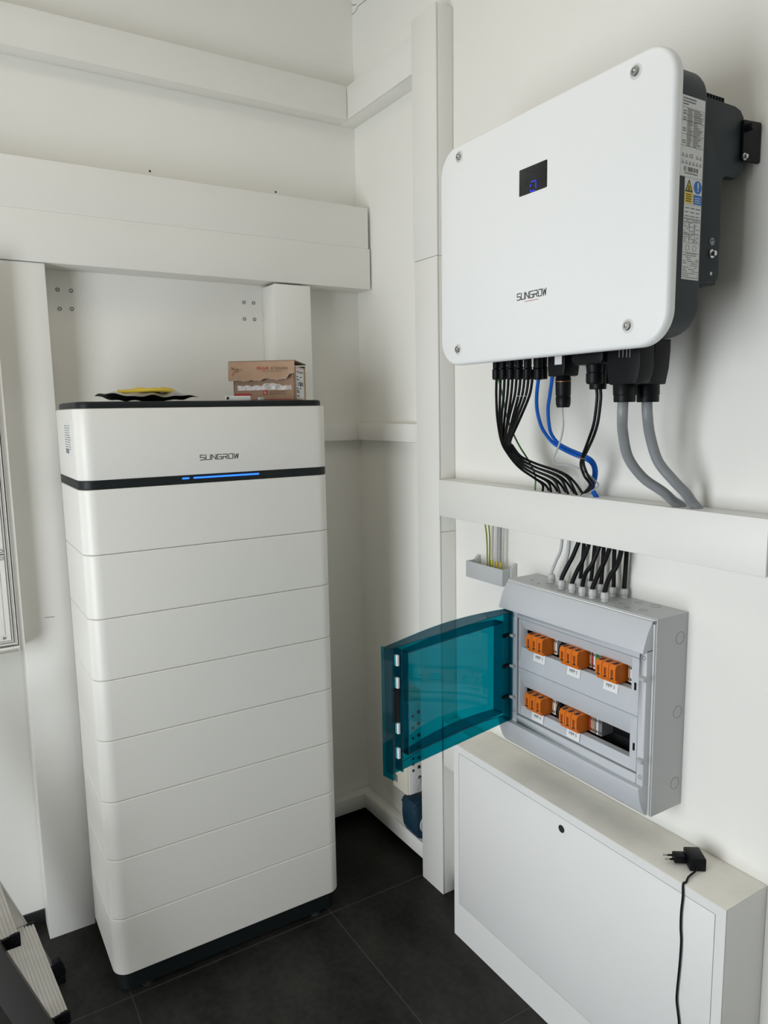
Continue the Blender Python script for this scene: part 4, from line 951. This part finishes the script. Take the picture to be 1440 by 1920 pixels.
bm = bmesh.new(); add_obox(bm, V(b.x+.022,-.413,TOPZ+.0003), V(.014,.004,0), V(-.003,.009,0), V(0,0,.008)); tag(obj('wire_clip', bm, M_LGREYC, None, .001), 'tiny grey wire clip lying before the cardboard box', 'clip')
# ================================================================== WALL CABINET AT THE LEFT EDGE
LX1, LX0, LYF, LZ0, LZ1 = -1.1565, -1.72, -.150, .906, 1.93
wc = thing('wall_cabinet', 'white framed wall cabinet at the left edge beside the trunking post', 'cabinet', ((LX0+LX1)/2, -.075, LZ0))
bm = bmesh.new(); tray(bm, (LX0, LYF, LZ0), (LX1, -E1, LZ1), .004, '-y')
obj('cabinet_case', bm, M_DUCT, wc)
for k, (ins, yy, wd) in enumerate(((0, LYF-.004, .014), (.0165, LYF+.003, .007), (.026, LYF+.001, .004))):
    bm = bmesh.new(); a, b, c_, d_ = LX0+ins, LX1-ins, LZ0+ins, LZ1-ins
    for lo, hi in (((a, yy, c_), (a+wd, yy+.012, d_)), ((b-wd, yy, c_), (b, yy+.012, d_)), ((a+wd, yy, c_), (b-wd, yy+.012, c_+wd)), ((a+wd, yy, d_-wd), (b-wd, yy+.012, d_))): add_box(bm, lo, hi)
    obj('frame', bm, M_DUCT, wc, .0012)
ins = .0315
for za, zb in ((LZ0+ins, 1.172), (1.175, LZ1-ins)):
    pnl = box('panel', (LX0+ins, LYF+.002, za), (LX1-ins, LYF+.010, zb), M_CREAM if False else M_DUCT, wc, .001)
    box('panel_field', (LX0+ins+.014, LYF-.0005, za+.016), (LX1-ins-.014, LYF+.0025, zb-.016), M_DUCT, pnl, .0012)
    zz = 1.164 if zb < 1.2 else 1.183
    bm = bmesh.new(); ring(bm, V(LX1-ins-.007, LYF+.002, zz), (0,-1,0), .0052, .0012, 16, .002); obj('panel_screw', bm, M_INKG, pnl)
box('panel_mark', (LX1-ins-.020, LYF-.0012, LZ0+ins+.006), (LX1-ins-.014, LYF+.0022, LZ0+ins+.012), M_INKG, wc)
# ================================================================== STEP LADDER at the lower left
sx, sz = -.37, 1.0                                             # stiles lean to the left going up
sd = V(sx, 0, sz).normalized(); sp_ = V(sz, 0, -sx).normalized()
ld = thing('step_ladder', 'aluminium step ladder with ridged treads at the lower left', 'ladder', (-1.45,-.48,0))
def stile(yc, x_at, top, m_=M_ALUSHADE):
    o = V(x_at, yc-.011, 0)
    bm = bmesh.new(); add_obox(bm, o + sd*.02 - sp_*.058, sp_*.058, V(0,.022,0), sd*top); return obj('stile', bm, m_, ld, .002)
NYs, FYs = -.672, -.285
NX0 = -1.134; FX0 = -1.147
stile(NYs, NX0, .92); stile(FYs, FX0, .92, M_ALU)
for yc, x_at in ((NYs, NX0), (FYs, FX0)):
    o = V(x_at+.006, yc-.016, 0); bm = bmesh.new(); add_obox(bm, o - sp_*.072 + V(0,0,.026), sp_*.076, V(0,.032,0), sd*.045); add_box(bm, (x_at-.070, yc-.016, 0), (x_at+.006, yc+.016, .028)); obj('rubber_foot', bm, M_BLACK, ld, .003)
for k in range(3):
    zt = .205+.228*k
    xn = NX0+sx*zt; xf = FX0+sx*zt
    bm = bmesh.new()
    # ridged tread between the stiles
    a_n, a_f = V(xn+.034, NYs+.012, zt), V(xf+.016, FYs-.012, zt)
    dd = (a_f-a_n)
    nr = 11
    prof = []
    for i in range(nr):
        x = -.085*i/nr; prof += [(x, 0), (x-.0045, 0), (x-.0050, -.0016), (x-.0072, -.0016)]
    prof += [(-.085, -.0016), (-.085, -.026), (-.082, -.026), (-.082, -.006), (-.003, -.006), (-.003, -.026), (0, -.026)]
    loft(bm, [[q + V(x, 0, z) for x, z in prof] for q in (a_n, a_f)])
    tr = obj('tread', bm, M_ALU, ld)
    for q, s in ((a_n, -1), (a_f, 1)):
        bm = bmesh.new(); prism(bm, [(q.x+.004, q.z-.028), (q.x+.004, q.z+.002), (q.x-.006, q.z+.003), (q.x-.030, q.z-.003), (q.x-.060, q.z+.001), (q.x-.078, q.z+.004), (q.x-.078, q.z-.028)], 'y', q.y-.005, q.y+.003); obj('tread_cap', bm, M_BLACK, tr, .001)
for yc, x_at in ((NYs, NX0), (FYs, FX0)):                       # rear legs
    top = V(x_at+sx*.80, yc, .84)
    bm = bmesh.new(); tube(bm, [top, V(x_at+sx*.80-.34, yc, .012)], .014, 10); obj('rear_leg', bm, M_ALUSHADE, ld)
